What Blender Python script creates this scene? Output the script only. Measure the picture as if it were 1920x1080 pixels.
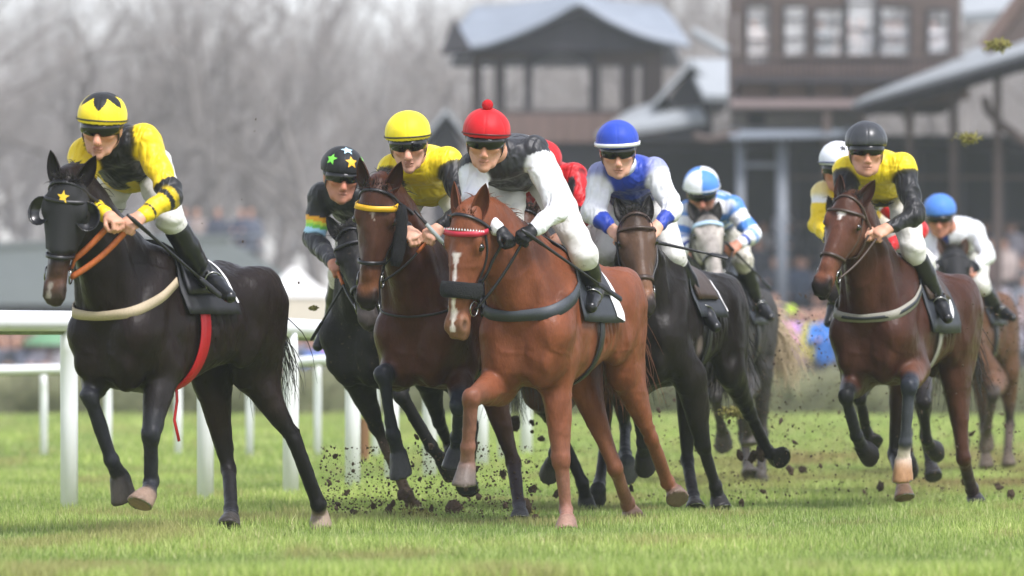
import bpy, bmesh, math, random
import numpy as np
from mathutils import Vector, Matrix, Euler
random.seed(7); RNG = np.random.default_rng(7)
for o in list(bpy.data.objects): bpy.data.objects.remove(o)
SC = bpy.context.scene
COL = SC.collection
R = math.radians

# ------------------------------------------------------------------ camera
cam_d = bpy.data.cameras.new("camera"); cam = bpy.data.objects.new("camera", cam_d); COL.objects.link(cam)
cam.location = (0, 0, .97); cam.rotation_euler = (R(90), 0, 0)
cam_d.sensor_width = 36; cam_d.lens = 36*10500/1920; cam_d.shift_y = 120/1920
cam_d.clip_start = .5; cam_d.clip_end = 2000
cam_d.dof.use_dof = True; cam_d.dof.focus_distance = 30.6; cam_d.dof.aperture_fstop = 2.5
SC.camera = cam
# ------------------------------------------------------------------ sky: overcast daylight
SUN_EL, SUN_AZ = 56, 42          # veiled sun high to the right of the camera
wd = bpy.data.worlds.new("World"); SC.world = wd; wd.use_nodes = True
nt = wd.node_tree; nt.nodes.clear()
wo = nt.nodes.new('ShaderNodeOutputWorld'); bg = nt.nodes.new('ShaderNodeBackground')
sky = nt.nodes.new('ShaderNodeTexSky'); sky.sky_type = 'NISHITA'; sky.sun_disc = False
sky.sun_elevation = R(SUN_EL); sky.sun_rotation = R(180-SUN_AZ); sky.dust_density = 1; sky.air_density = 1; sky.ozone_density = 1
hs = nt.nodes.new('ShaderNodeHueSaturation'); hs.inputs['Saturation'].default_value = .36; hs.inputs['Value'].default_value = 1.0
nt.links.new(sky.outputs[0], hs.inputs['Color']); mxw = nt.nodes.new('ShaderNodeMix'); mxw.data_type = 'RGBA'; mxw.blend_type = 'MULTIPLY'; mxw.inputs[0].default_value = 1; mxw.inputs[7].default_value = (1.0, .98, 1.01, 1)   # neutral grey overcast
nt.links.new(hs.outputs[0], mxw.inputs[6]); nt.links.new(mxw.outputs[2], bg.inputs[0]); nt.links.new(bg.outputs[0], wo.inputs[0])
bg.inputs[1].default_value = .092
sl = bpy.data.lights.new("sun", 'SUN'); sl.energy = 1.5; sl.angle = R(16); sl.color = (1, .965, .97)
so = bpy.data.objects.new("sun", sl); COL.objects.link(so)
so.rotation_euler = (R(90-SUN_EL), 0, R(SUN_AZ)); so.location = (10, -10, 30)
SC.view_settings.view_transform = 'Standard'; SC.view_settings.look = 'None'
SC.view_settings.exposure = 1.6; SC.view_settings.gamma = 1
SC.render.engine = 'CYCLES'
SC.cycles.use_denoising = True
SC.cycles.max_bounces = 6; SC.cycles.volume_bounces = 1; SC.cycles.transparent_max_bounces = 16
SC.cycles.use_adaptive_sampling = True; SC.cycles.adaptive_threshold = .01

# ------------------------------------------------------------------ helpers
def lin(h):
    """sRGB hex -> linear rgb"""
    h = h.lstrip('#'); v = [int(h[i:i+2], 16)/255 for i in (0, 2, 4)]
    return tuple(c/12.92 if c <= .04045 else ((c+.055)/1.055)**2.4 for c in v)
def A(v): return np.asarray(v, dtype=np.float64)
def nrm(v):
    v = A(v); return v/(math.sqrt(float(v@v))+1e-12)
def crs(a, b): return np.array((a[1]*b[2]-a[2]*b[1], a[2]*b[0]-a[0]*b[2], a[0]*b[1]-a[1]*b[0]))
def perp(v, ax):
    v = A(v); ax = nrm(ax); return nrm(v-ax*(v@ax))
def tag(o, label=None, cat=None, group=None, kind=None):
    if label: o['label'] = label
    if cat: o['category'] = cat
    if group: o['group'] = group
    if kind: o['kind'] = kind
    return o
def empty(name, loc=(0, 0, 0), rz=0):
    o = bpy.data.objects.new(name, None); COL.objects.link(o); o.location = loc; o.rotation_euler = (0, 0, rz)
    o.empty_display_size = .2; return o
def mesh_obj(name, verts, faces, mat, parent=None, smooth=True, cols=None, mats=None, fmat=None):
    me = bpy.data.meshes.new(name)
    if isinstance(faces, np.ndarray) and faces.ndim == 2:
        V = np.asarray(verts, np.float32); n = faces.shape[1]
        me.vertices.add(len(V)); me.vertices.foreach_set('co', V.ravel())
        me.loops.add(faces.size); me.loops.foreach_set('vertex_index', faces.astype(np.int32).ravel())
        me.polygons.add(len(faces)); me.polygons.foreach_set('loop_start', np.arange(0, faces.size, n, dtype=np.int32))
        me.polygons.foreach_set('loop_total', np.full(len(faces), n, np.int32))
        me.update(calc_edges=True)
    else:
        me.from_pydata([tuple(map(float, v)) for v in verts], [], [tuple(int(i) for i in f) for f in faces]); me.update()
    if smooth: me.polygons.foreach_set('use_smooth', np.ones(len(me.polygons), bool))
    for m in (mats or [mat]): me.materials.append(m)
    if fmat is not None: me.polygons.foreach_set('material_index', np.asarray(fmat, np.int32))
    if cols is not None:
        ca = me.color_attributes.new('Col', 'FLOAT_COLOR', 'POINT')
        c = np.ones((len(me.vertices), 4), np.float32); c[:, :3] = cols; ca.data.foreach_set('color', c.ravel())
    o = bpy.data.objects.new(name, me); COL.objects.link(o)
    if parent is not None: o.parent = parent
    return o
class MB:
    """collects simple solids into one mesh"""
    def __init__(s): s.v = []; s.f = []; s.c = []
    def add(s, v, f, c=None):
        b = len(s.v); s.v += [tuple(map(float, p)) for p in v]; s.f += [tuple(int(i)+b for i in q) for q in f]
        s.c += [c or (.5, .5, .5)]*len(v)
        return s
    def box(s, lo, hi, c=None):
        (a, b, d), (e, f, g) = lo, hi
        return s.add([(a, b, d), (e, b, d), (e, f, d), (a, f, d), (a, b, g), (e, b, g), (e, f, g), (a, f, g)],
              [(0, 3, 2, 1), (4, 5, 6, 7), (0, 1, 5, 4), (1, 2, 6, 5), (2, 3, 7, 6), (3, 0, 4, 7)], c)
    def tube(s, pts, rad, n=8, c=None, cap=True, fl=1.0, side=None):
        pts = [A(p) for p in pts]; rad = list(rad) if hasattr(rad, '__len__') else [rad]*len(pts)
        V = []; F = []; m = len(pts); ref = None
        for i, p in enumerate(pts):
            t = nrm(pts[min(i+1, m-1)]-pts[max(i-1, 0)])
            if side is not None: ref = A(side)
            if ref is None: ref = A((0, 0, 1)) if abs(t[2]) < .9 else A((1, 0, 0))
            u = perp(ref, t); w = crs(t, u)
            if side is None: ref = u
            for k in range(n):
                a = 2*math.pi*k/n; V.append(p+rad[i]*(u*fl*math.cos(a)+w*math.sin(a)))
        for i in range(m-1):
            for k in range(n):
                a, b = i*n+k, i*n+(k+1) % n; F.append((a, b, b+n, a+n))
        if cap: F.append(tuple(range(n-1, -1, -1))); F.append(tuple((m-1)*n+k for k in range(n)))
        return s.add(V, F, c)
    def quad(s, a, b, c_, d, th=None, c=None):
        if th is None: return s.add([a, b, c_, d], [(0, 1, 2, 3)], c)
        a, b, c_, d = map(A, (a, b, c_, d)); nn = nrm(np.cross(b-a, d-a))*th
        return s.add([a, b, c_, d, a+nn, b+nn, c_+nn, d+nn], [(3, 2, 1, 0), (4, 5, 6, 7), (0, 1, 5, 4), (1, 2, 6, 5), (2, 3, 7, 6), (3, 0, 4, 7)], c)
    def prism(s, poly, ax, d0, d1, c=None):
        """poly of 2D points extruded along axis 1 (y) from d0 to d1 when ax='y', else along x"""
        n = len(poly)
        P = (lambda p, d: (p[0], d, p[1])) if ax == 'y' else (lambda p, d: (d, p[0], p[1]))
        V = [P(p, d0) for p in poly]+[P(p, d1) for p in poly]
        F = [tuple(range(n)), tuple(range(2*n-1, n-1, -1))]+[(i, i+n, (i+1) % n+n, (i+1) % n) for i in range(n)]
        return s.add(V, F, c)
    def sphere(s, c0, r, n=10, m=7, c=None):
        r = (r, r, r) if not hasattr(r, '__len__') else r
        V = []; F = []
        for i in range(m+1):
            t = math.pi*i/m
            for k in range(n):
                a = 2*math.pi*k/n; V.append((c0[0]+r[0]*math.sin(t)*math.cos(a), c0[1]+r[1]*math.sin(t)*math.sin(a), c0[2]+r[2]*math.cos(t)))
        for i in range(m):
            for k in range(n): a, b = i*n+k, i*n+(k+1) % n; F.append((a, a+n, b+n, b))
        return s.add(V, F, c)
    def build(s, name, mat, parent=None, smooth=False, cols=False):
        o = mesh_obj(name, s.v, s.f, mat, parent, smooth, cols=np.array(s.c, np.float32) if cols else None)
        return o
def recalc(o):
    bm = bmesh.new(); bm.from_mesh(o.data); bmesh.ops.recalc_face_normals(bm, faces=bm.faces); bm.to_mesh(o.data); bm.free(); return o

def hash3(ix, iy, iz, seed):
    h = (ix.astype(np.int64)*374761393 + iy.astype(np.int64)*668265263 + iz.astype(np.int64)*2147483647 + seed*1274126177) & 0xffffffff
    h = ((h ^ (h >> 13))*1274126177) & 0xffffffff
    return ((h ^ (h >> 16)) & 0xffff)/32767.5-1
def vnoise(P, freq, seed=0):
    """value noise -1..1 at points (N,3); freq scalar or 3"""
    q = np.asarray(P)*freq; i = np.floor(q).astype(np.int64); f = q-i; f = f*f*(3-2*f); r = 0
    for a in (0, 1):
        for b in (0, 1):
            for c in (0, 1):
                w = (f[:, 0] if a else 1-f[:, 0])*(f[:, 1] if b else 1-f[:, 1])*(f[:, 2] if c else 1-f[:, 2])
                r = r+w*hash3(i[:, 0]+a, i[:, 1]+b, i[:, 2]+c, seed)
    return r

# ------------------------------------------------------------------ soft-body modelling: smooth unions of muscles on a grid
class Cone:
    def __init__(s, a, b, ra, rb, side=None, fl=1., col=None, tg=None, k=.03, sub=False):
        s.a, s.b, s.ra, s.rb, s.fl, s.col, s.tag, s.k, s.sub = A(a), A(b), ra, rb, fl, col, tg, k, sub
        s.ab = s.b-s.a; s.l2 = max(s.ab@s.ab, 1e-9)
        s.side = perp(side, s.ab) if side is not None and np.linalg.norm(s.ab) > 1e-6 else (nrm(side) if side is not None else None)
        m = max(ra, rb)*max(1, fl); s.lo = np.minimum(s.a, s.b)-m; s.hi = np.maximum(s.a, s.b)+m
    def t(s, X, Y, Z): return np.clip(((X-s.a[0])*s.ab[0]+(Y-s.a[1])*s.ab[1]+(Z-s.a[2])*s.ab[2])/s.l2, 0, 1)
    def d(s, X, Y, Z):
        t = s.t(X, Y, Z)
        qx = X-s.a[0]-t*s.ab[0]; qy = Y-s.a[1]-t*s.ab[1]; qz = Z-s.a[2]-t*s.ab[2]
        q2 = qx*qx+qy*qy+qz*qz
        if s.side is not None and s.fl != 1:
            u = qx*s.side[0]+qy*s.side[1]+qz*s.side[2]; q2 = q2+u*u*(1/(s.fl*s.fl)-1)
        return (np.sqrt(np.maximum(q2, 0))-(s.ra+(s.rb-s.ra)*t))*min(1, s.fl)**.5
class Ell:
    def __init__(s, c, r, ax=None, col=None, tg=None, k=.03, sub=False):
        s.c, s.r, s.col, s.tag, s.k, s.sub = A(c), A(r), col, tg, k, sub
        s.ax = [nrm(v) for v in ax] if ax is not None else [A((1, 0, 0)), A((0, 1, 0)), A((0, 0, 1))]
        s.ax[1] = perp(s.ax[1], s.ax[2]); s.ax[0] = np.cross(s.ax[1], s.ax[2])
        m = sum(np.abs(s.ax[i])*s.r[i] for i in range(3)); s.lo = s.c-m; s.hi = s.c+m
    def t(s, X, Y, Z): return np.zeros(np.broadcast(X, Y, Z).shape)
    def d(s, X, Y, Z):
        q = 0; q4 = 0
        for i in range(3):
            u = (X-s.c[0])*s.ax[i][0]+(Y-s.c[1])*s.ax[i][1]+(Z-s.c[2])*s.ax[i][2]
            q = q+(u/s.r[i])**2; q4 = q4+(u/s.r[i]**2)**2
        k0 = np.sqrt(q); return k0*(k0-1)/np.maximum(np.sqrt(q4), 1e-6)
class Loft:
    """tube of egg-shaped sections along an axis: stations (t, centre offset, half depth, half width)"""
    def __init__(s, o, ax, n, sd, st, top=.0, col=None, tg=None, k=.03, sub=False):
        s.o, s.x, s.n, s.s, s.col, s.tag, s.k, s.sub, s.top = A(o), nrm(ax), nrm(n), nrm(sd), col, tg, k, sub, top
        st = np.array(st, float); tt = np.linspace(st[0, 0], st[-1, 0], 160); w = (st[-1, 0]-st[0, 0])/160*9
        s.tt = tt; s.P = []
        for j in (1, 2, 3):
            y = np.interp(tt, st[:, 0], st[:, j]); K = np.hanning(19); K /= K.sum()
            s.P.append(np.convolve(np.pad(y, 9, mode='edge'), K, 'valid'))
        e = np.array([s.o+s.x*r[0]+s.n*(r[1]+i*r[2])+s.s*j*r[3]*(1+abs(top)) for r in st for i in (-1, 1) for j in (-1, 1)])
        s.lo = e.min(0); s.hi = e.max(0)
    def t(s, X, Y, Z): return (((X-s.o[0])*s.x[0]+(Y-s.o[1])*s.x[1]+(Z-s.o[2])*s.x[2])-s.tt[0])/(s.tt[-1]-s.tt[0])
    def d(s, X, Y, Z):
        q = (X-s.o[0], Y-s.o[1], Z-s.o[2])
        u = q[0]*s.x[0]+q[1]*s.x[1]+q[2]*s.x[2]; v = q[0]*s.n[0]+q[1]*s.n[1]+q[2]*s.n[2]; w = q[0]*s.s[0]+q[1]*s.s[1]+q[2]*s.s[2]
        uc = np.clip(u, s.tt[0], s.tt[-1]); c, a, b = (np.interp(uc, s.tt, P) for P in s.P)
        vn = (v-c)/a; bb = b*(1-s.top*np.clip(vn, -1, 1.2))
        rad = (np.sqrt(vn**2+(w/bb)**2)-1)*np.minimum(a, bb)
        ex = np.abs(u-uc)
        return np.where(ex > 0, np.sqrt(np.maximum(rad, 0)**2+ex**2)+np.minimum(rad, 0)*(ex <= 0), rad)
class Field:
    def __init__(s, prims, h, pad=.05):
        P = [p for p in prims if not p.sub]
        s.lo = np.min([p.lo for p in P], 0)-pad; hi = np.max([p.hi for p in P], 0)+pad
        s.h = h; s.n = np.ceil((hi-s.lo)/h).astype(int)+1; s.prims = prims
        s.g = np.full(s.n, .25, np.float32)
        ax = [s.lo[i]+h*np.arange(s.n[i]) for i in range(3)]
        for p in prims:
            pd = p.k+max(2.5*h, .03); i0 = np.maximum(np.floor((p.lo-pd-s.lo)/h).astype(int), 0); i1 = np.minimum(np.ceil((p.hi+pd-s.lo)/h).astype(int)+1, s.n)
            if (i1 <= i0).any(): continue
            X = ax[0][i0[0]:i1[0], None, None]; Y = ax[1][None, i0[1]:i1[1], None]; Z = ax[2][None, None, i0[2]:i1[2]]
            d = p.d(X, Y, Z).astype(np.float32)
            sl = (slice(i0[0], i1[0]), slice(i0[1], i1[1]), slice(i0[2], i1[2])); g = s.g[sl]
            if p.sub:
                d = -d; hh = np.maximum(p.k-np.abs(g-d), 0)/p.k; s.g[sl] = np.maximum(g, d)+hh*hh*p.k*.25
            else:
                hh = np.maximum(p.k-np.abs(g-d), 0)/p.k; s.g[sl] = np.minimum(g, d)-hh*hh*p.k*.25
    def mesh(s, smooth=1):
        g = s.g; ins = g < 0; nx, ny, nz = g.shape
        cnt = np.zeros((nx-1, ny-1, nz-1), np.int8)
        for a in (0, 1):
            for b in (0, 1):
                for c in (0, 1): cnt += ins[a:nx-1+a, b:ny-1+b, c:nz-1+c]
        act = (cnt > 0) & (cnt < 8); idx = np.full(act.shape, -1, np.int32); I = np.argwhere(act); idx[act] = np.arange(len(I))
        off = np.array([(a, b, c) for a in (0, 1) for b in (0, 1) for c in (0, 1)])
        C = np.stack([g[I[:, 0]+o[0], I[:, 1]+o[1], I[:, 2]+o[2]] for o in off], 1)
        acc = np.zeros((len(I), 3)); num = np.zeros(len(I))
        for i in range(8):
            for j in range(i+1, 8):
                if np.abs(off[i]-off[j]).sum() != 1: continue
                m = (C[:, i] < 0) != (C[:, j] < 0); t = np.where(m, C[:, i]/np.where(m, C[:, i]-C[:, j], 1), 0)
                acc += np.where(m[:, None], off[i]+t[:, None]*(off[j]-off[i]), 0); num += m
        V = s.lo+s.h*(I+acc/num[:, None])
        F = []
        for ax in range(3):
            o1, o2 = [(1, 2), (2, 0), (0, 1)][ax]
            sl0 = [slice(1, -1)]*3; sl1 = [slice(1, -1)]*3; sl0[ax] = slice(0, g.shape[ax]-1); sl1[ax] = slice(1, g.shape[ax])
            a = ins[tuple(sl0)]; b = ins[tuple(sl1)]; E = np.argwhere(a != b)
            flip = a[tuple(E.T)]; E = E+1; E[:, ax] -= 1
            e1 = np.zeros(3, int); e1[o1] = 1; e2 = np.zeros(3, int); e2[o2] = 1
            q = np.stack([idx[tuple((E-e1-e2).T)], idx[tuple((E-e2).T)], idx[tuple(E.T)], idx[tuple((E-e1).T)]], 1)
            q[~flip] = q[~flip][:, ::-1]; F.append(q)
        F = np.concatenate(F); F = F[(F >= 0).all(1)]
        for _ in range(smooth):
            for w in (.5, -.3):
                S = np.zeros_like(V); n = np.zeros(len(V))
                for k in range(4):
                    a, b = F[:, k], F[:, (k+1) % 4]
                    for c in range(3): S[:, c] += np.bincount(a, V[b, c], len(V))+np.bincount(b, V[a, c], len(V))
                    n += np.bincount(a, minlength=len(V))+np.bincount(b, minlength=len(V))
                V = V+w*(S/np.maximum(n, 1)[:, None]-V)
        return V, F
    def sdf(s, P):
        q = (np.asarray(P)-s.lo)/s.h; sh = q.shape[:-1]; q = q.reshape(-1, 3); q = np.clip(q, 0, s.n-1.001); i = q.astype(int); f = q-i; r = 0
        for a in (0, 1):
            for b in (0, 1):
                for c in (0, 1):
                    w = (f[:, 0] if a else 1-f[:, 0])*(f[:, 1] if b else 1-f[:, 1])*(f[:, 2] if c else 1-f[:, 2])
                    r = r+w*s.g[i[:, 0]+a, i[:, 1]+b, i[:, 2]+c]
        return r.reshape(sh)
    def grad(s, P):
        e = s.h; P = np.asarray(P, float)
        G = np.stack([s.sdf(P+np.eye(3)[i]*e)-s.sdf(P-np.eye(3)[i]*e) for i in range(3)], -1)
        return G/(np.linalg.norm(G, axis=-1, keepdims=True)+1e-9)
    def snap(s, P, off=0., it=6):
        P = np.array(P, float)
        for _ in range(it): P = P-s.grad(P)*(np.clip(s.sdf(P)-off, -.05, .05))[..., None]
        return P
    def weights(s, V, soft=.012):
        D = np.stack([p.d(V[:, 0], V[:, 1], V[:, 2]) if not p.sub else np.full(len(V), 9.) for p in s.prims], 1)
        D -= D.min(1, keepdims=True); W = np.exp(-D/soft); return W/W.sum(1, keepdims=True)
    def colors(s, V, soft=.012):
        W = s.weights(V, soft); C = np.zeros((len(V), 3))
        for j, p in enumerate(s.prims):
            if p.sub or p.col is None: continue
            if callable(p.col): c = p.col(p.t(V[:, 0], V[:, 1], V[:, 2]), V)
            else: c = np.asarray(p.col)[None, :]
            C += W[:, j:j+1]*c
        return C
def ramp(*st):
    """colour ramp along a segment: (t, colour) pairs"""
    ts = [a for a, _ in st]; cs = np.array([c for _, c in st])
    return lambda t, V: np.stack([np.interp(t, ts, cs[:, i]) for i in range(3)], -1)
def bands(*st):
    """hard colour bands along a segment"""
    ts = np.array([a for a, _ in st][1:]); cs = np.array([c for _, c in st])
    return lambda t, V: cs[np.searchsorted(ts, t)]

def wrap_band(fld, c, n, w, off=.004, th=.004, a0=0, a1=2*math.pi, N=48, ref=(0, 0, 1), rmax=.6, wv=None):
    """a strap lying on the body, in the plane through c with normal n"""
    c = A(c); n = nrm(n); u = perp(ref, n); v = np.cross(n, u); full = abs(a1-a0-2*math.pi) < 1e-6
    ang = a0+(a1-a0)*np.arange(N)/(N if full else N-1)
    D = np.cos(ang)[:, None]*u+np.sin(ang)[:, None]*v; rr = np.arange(.01, rmax, .004); rings = []
    rads = []
    for sg in (-1, 1):
        cc = c+n*(sg*w/2); S = fld.sdf(cc+D[:, None, :]*rr[None, :, None])-off
        out = S > 0; k = np.argmax(out, 1); k = np.where(out.any(1), k, len(rr)-1); r = rr[k]
        for _ in range(5):
            e = np.concatenate([r[-1:], r, r[:1]]) if full else np.concatenate([r[:1], r, r[-1:]]); r = np.maximum(r*.5, (e[:-2]+2*e[1:-1]+e[2:])/4)
        rads.append(r)
    r = np.maximum(rads[0], rads[1])*.5+(rads[0]+rads[1])*.25; V = []
    for j, sg in enumerate((-1, 1)):
        rj = .5*r+.5*rads[j]; cc = c+n*(sg*w/2)
        rings.append(cc+D*rj[:, None]); rings.append(cc+D*(rj+th)[:, None])
    V = np.concatenate([rings[0], rings[1], rings[3], rings[2]]); F = []
    M = N if full else N-1
    for i in range(M):
        j = (i+1) % N
        for q in range(4): a, b = q*N, ((q+1) % 4)*N; F.append((a+i, a+j, b+j, b+i))
    if not full: F.append((0, N, 2*N, 3*N)); F.append((N-1, 4*N-1, 3*N-1, 2*N-1))
    return V, F
def snap_strap(fld, pts, w, off=.003, th=.004, N=14):
    """a narrow strap following points snapped on to the surface"""
    pts = A(pts); t = np.linspace(0, len(pts)-1, N); i = np.minimum(t.astype(int), len(pts)-2); f = (t-i)[:, None]
    P = fld.snap(pts[i]*(1-f)+pts[i+1]*f, off); G = fld.grad(P); V = []; F = []
    T = np.gradient(P, axis=0); S = np.cross(T, G); S /= np.linalg.norm(S, axis=1, keepdims=True)+1e-9
    for j in range(N):
        for a, b in ((-1, 0), (-1, 1), (1, 1), (1, 0)): V.append(P[j]+S[j]*a*w/2+G[j]*b*th)
    for j in range(N-1):
        for q in range(4): F.append((4*j+q, 4*j+(q+1) % 4, 4*j+4+(q+1) % 4, 4*j+4+q))
    F += [(3, 2, 1, 0), (4*N-4, 4*N-3, 4*N-2, 4*N-1)]
    return V, F
def decal(fld, c, n, up, poly, off=.004, th=.002, sub=3):
    """a flat shape (polygon round its centre) laid on the surface"""
    n = nrm(n); u = perp(up, n); s = np.cross(u, n); pts = []; m = len(poly)
    for r in np.linspace(0, 1, sub+1)[1:]:
        for p in poly: pts.append(A(c)+s*p[0]*r+u*p[1]*r)
    P = np.array([A(c)]+pts); P = fld.snap(P, off); F = []
    for k in range(m): F.append((0, 1+k, 1+(k+1) % m))
    for r in range(sub-1):
        for k in range(m): a, b = 1+r*m+k, 1+r*m+(k+1) % m; F.append((a, a+m, b+m, b))
    return P, F
def star_poly(r, k=.42, n=5, rot=0): return [((r if i % 2 == 0 else r*k)*math.sin(math.pi*i/n+rot), (r if i % 2 == 0 else r*k)*math.cos(math.pi*i/n+rot)) for i in range(2*n)]

# ------------------------------------------------------------------ materials
def mat_new(name):
    m = bpy.data.materials.new(name); m.use_nodes = True; nt = m.node_tree; b = nt.nodes['Principled BSDF']; return m, nt, b
def link(nt, a, b): nt.links.new(a, b)
def noise(nt, scale, detail=4, rough=.6, vec=None, dim='3D'):
    n = nt.nodes.new('ShaderNodeTexNoise'); n.inputs['Scale'].default_value = scale; n.inputs['Detail'].default_value = detail; n.inputs['Roughness'].default_value = rough
    if vec is not None: link(nt, vec, n.inputs['Vector'])
    return n
def coords(nt, scale=(1, 1, 1), kind='Object'):
    t = nt.nodes.new('ShaderNodeTexCoord'); m = nt.nodes.new('ShaderNodeMapping'); m.inputs['Scale'].default_value = scale
    link(nt, t.outputs[kind], m.inputs['Vector']); return m.outputs[0]
def mixc(nt, a, b, fac, mode='MIX'):
    m = nt.nodes.new('ShaderNodeMix'); m.data_type = 'RGBA'; m.blend_type = mode
    for v, i in ((fac, 0), (a, 6), (b, 7)):
        if isinstance(v, (int, float)): m.inputs[i].default_value = v
        elif isinstance(v, tuple): m.inputs[i].default_value = (*v[:3], 1)
        else: link(nt, v, m.inputs[i])
    return m.outputs[2]
def rampn(nt, fac, st):
    r = nt.nodes.new('ShaderNodeValToRGB'); e = r.color_ramp.elements
    while len(e) < len(st): e.new(.5)
    for i, (p, c) in enumerate(st): e[i].position = p; e[i].color = (*c[:3], 1) if hasattr(c, '__len__') else (c, c, c, 1)
    link(nt, fac, r.inputs[0]); return r.outputs[0]
def bump(nt, b, h, strength, dist):
    n = nt.nodes.new('ShaderNodeBump'); n.inputs['Strength'].default_value = strength; n.inputs['Distance'].default_value = dist
    link(nt, h, n.inputs['Height']); link(nt, n.outputs[0], b.inputs['Normal']); return n
def simple(name, col, rough=.6, metal=0, var=.12, nscale=18, bmp=.15, bdist=.004, spec=.5, coat=0, sheen=0, vec=(1, 1, 1)):
    m, nt, b = mat_new(name); v = coords(nt, vec); n = noise(nt, nscale, 5, .62, v)
    d = tuple(c*(1-var) for c in col); l = tuple(min(1, c*(1+var)) for c in col)
    link(nt, rampn(nt, n.outputs[0], [(.3, d), (.7, l)]), b.inputs['Base Color'])
    b.inputs['Roughness'].default_value = rough; b.inputs['Metallic'].default_value = metal; b.inputs['Specular IOR Level'].default_value = spec
    b.inputs['Coat Weight'].default_value = coat; b.inputs['Sheen Weight'].default_value = sheen
    if bmp: bump(nt, b, n.outputs[0], bmp, bdist)
    return m
def vcol(name, rough=.5, nscale=60, var=.15, bmp=.2, bdist=.003, spec=.4, sheen=0, coat=0, vec=(1, 1, 1), mud=None, musc=False):
    m, nt, b = mat_new(name); a = nt.nodes.new('ShaderNodeVertexColor'); a.layer_name = 'Col'; v = coords(nt, vec)
    n = noise(nt, nscale, 4, .6, v); big = noise(nt, 4.5, 4, .6, coords(nt))
    f = rampn(nt, n.outputs[0], [(.25, 1-var), (.75, 1+var)]); f2 = rampn(nt, big.outputs[0], [(.25, 1-var*1.3), (.75, 1+var*1.3)])
    c = mixc(nt, mixc(nt, a.outputs[0], f, 1., 'MULTIPLY'), f2, 1., 'MULTIPLY')
    if musc:
        m2 = noise(nt, 15, 7, .62, coords(nt, (1, 1, .6))); rr_ = rampn(nt, m2.outputs[0], [(.3, rough-.10), (.7, rough+.14)]); link(nt, rr_, b.inputs['Roughness'])
    if mud:
        mn = noise(nt, 26, 6, .75, coords(nt)); mk = rampn(nt, mn.outputs[0], [(mud, 0.), (mud+.06, 1.)]); c = mixc(nt, c, lin('4a3f30'), mk)
    link(nt, c, b.inputs['Base Color']); b.inputs['Roughness'].default_value = rough; b.inputs['Specular IOR Level'].default_value = spec
    b.inputs['Sheen Weight'].default_value = sheen; b.inputs['Coat Weight'].default_value = coat; b.inputs['Coat Roughness'].default_value = .3
    if musc:
        b1 = nt.nodes.new('ShaderNodeBump'); b1.inputs['Strength'].default_value = .55; b1.inputs['Distance'].default_value = .014; link(nt, m2.outputs[0], b1.inputs['Height'])
    bn = bump(nt, b, n.outputs[0], bmp, bdist)
    if musc: link(nt, b1.outputs[0], bn.inputs['Normal'])
    return m
M = {}
M['coat'] = vcol('horse_coat', rough=.36, nscale=110, var=.16, bmp=.4, bdist=.003, spec=.15, sheen=.0, mud=.72, musc=True, vec=(1, 1, .35))
M['coat_muddy'] = vcol('horse_coat_muddy', rough=.55, nscale=110, var=.16, bmp=.35, bdist=.003, spec=.2, mud=.6, musc=True, vec=(1, 1, .35))
M['hair'] = simple('horse_hair', lin('17130f'), .5, var=.3, nscale=120, bmp=.3, vec=(1, 1, .1))
M['hair_brown'] = simple('horse_hair_brown', lin('6a3c20'), .5, var=.3, nscale=120, bmp=.3, vec=(1, 1, .1))
M['hair_pale'] = simple('horse_hair_pale', lin('b5a283'), .6, var=.25, nscale=40, bmp=.3, vec=(1, 1, .2))
M['eye'] = simple('eye', lin('120c08'), .06, var=.1, bmp=0, spec=.8)
def silk_mat(name, mud=None):
    m = vcol(name, rough=.46, nscale=7, var=.05, bmp=.0, spec=.35, sheen=.1, mud=mud); nt = m.node_tree; b = nt.nodes['Principled BSDF']
    v = coords(nt, (1, 1, 1)); w = noise(nt, 9, 1, .4, v); w.inputs['Distortion'].default_value = 1.2
    w2 = noise(nt, 5, 1, .4, coords(nt, (1, 2.6, 1))); w2.inputs['Distortion'].default_value = 1.8; ad = nt.nodes.new('ShaderNodeMath'); ad.operation = 'ADD'; link(nt, w.outputs[0], ad.inputs[0]); link(nt, w2.outputs[0], ad.inputs[1]); bump(nt, b, ad.outputs[0], .5, .04); return m
M['silk'] = silk_mat('silk')
M['cap_silk'] = vcol('cap_silk', rough=.55, nscale=30, var=.05, bmp=.3, bdist=.003, spec=.25, sheen=.1)
M['skin'] = vcol('skin', rough=.48, nscale=110, var=.06, bmp=.1, bdist=.001, spec=.35); M['skin'].node_tree.nodes['Principled BSDF'].inputs['Subsurface Weight'].default_value = .12
M['skin'].node_tree.nodes['Principled BSDF'].inputs['Subsurface Radius'].default_value = (.012, .005, .003); M['skin'].node_tree.nodes['Principled BSDF'].inputs['Subsurface Scale'].default_value = 1
def breech(name, col, mud):
    m, nt, b = mat_new(name); v = coords(nt); w = noise(nt, 9, 1, .4, v); w.inputs['Distortion'].default_value = 1.6
    mn = noise(nt, 22, 6, .75, v); mk = rampn(nt, mn.outputs[0], [(mud, 0.), (mud+.14, 1.)])
    c = mixc(nt, col, lin('5d5342'), mk); link(nt, c, b.inputs['Base Color']); b.inputs['Roughness'].default_value = .6; b.inputs['Sheen Weight'].default_value = .15
    bump(nt, b, w.outputs[0], .5, .02); return m
M['breeches'] = breech('white_breeches', lin('cfcec9'), .60)
M['breeches_muddy'] = breech('muddy_breeches', lin('c9c4b8'), .5)
M['boot'] = simple('boot_leather', lin('15161a'), .28, var=.25, nscale=30, bmp=.25, bdist=.004, spec=.5)
M['helmet'] = simple('helmet_shell', lin('15161a'), .35, var=.15, nscale=20, bmp=.05)
M['lens'] = simple('goggle_lens', lin('08090a'), .12, var=.1, bmp=0, spec=.5)
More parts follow.
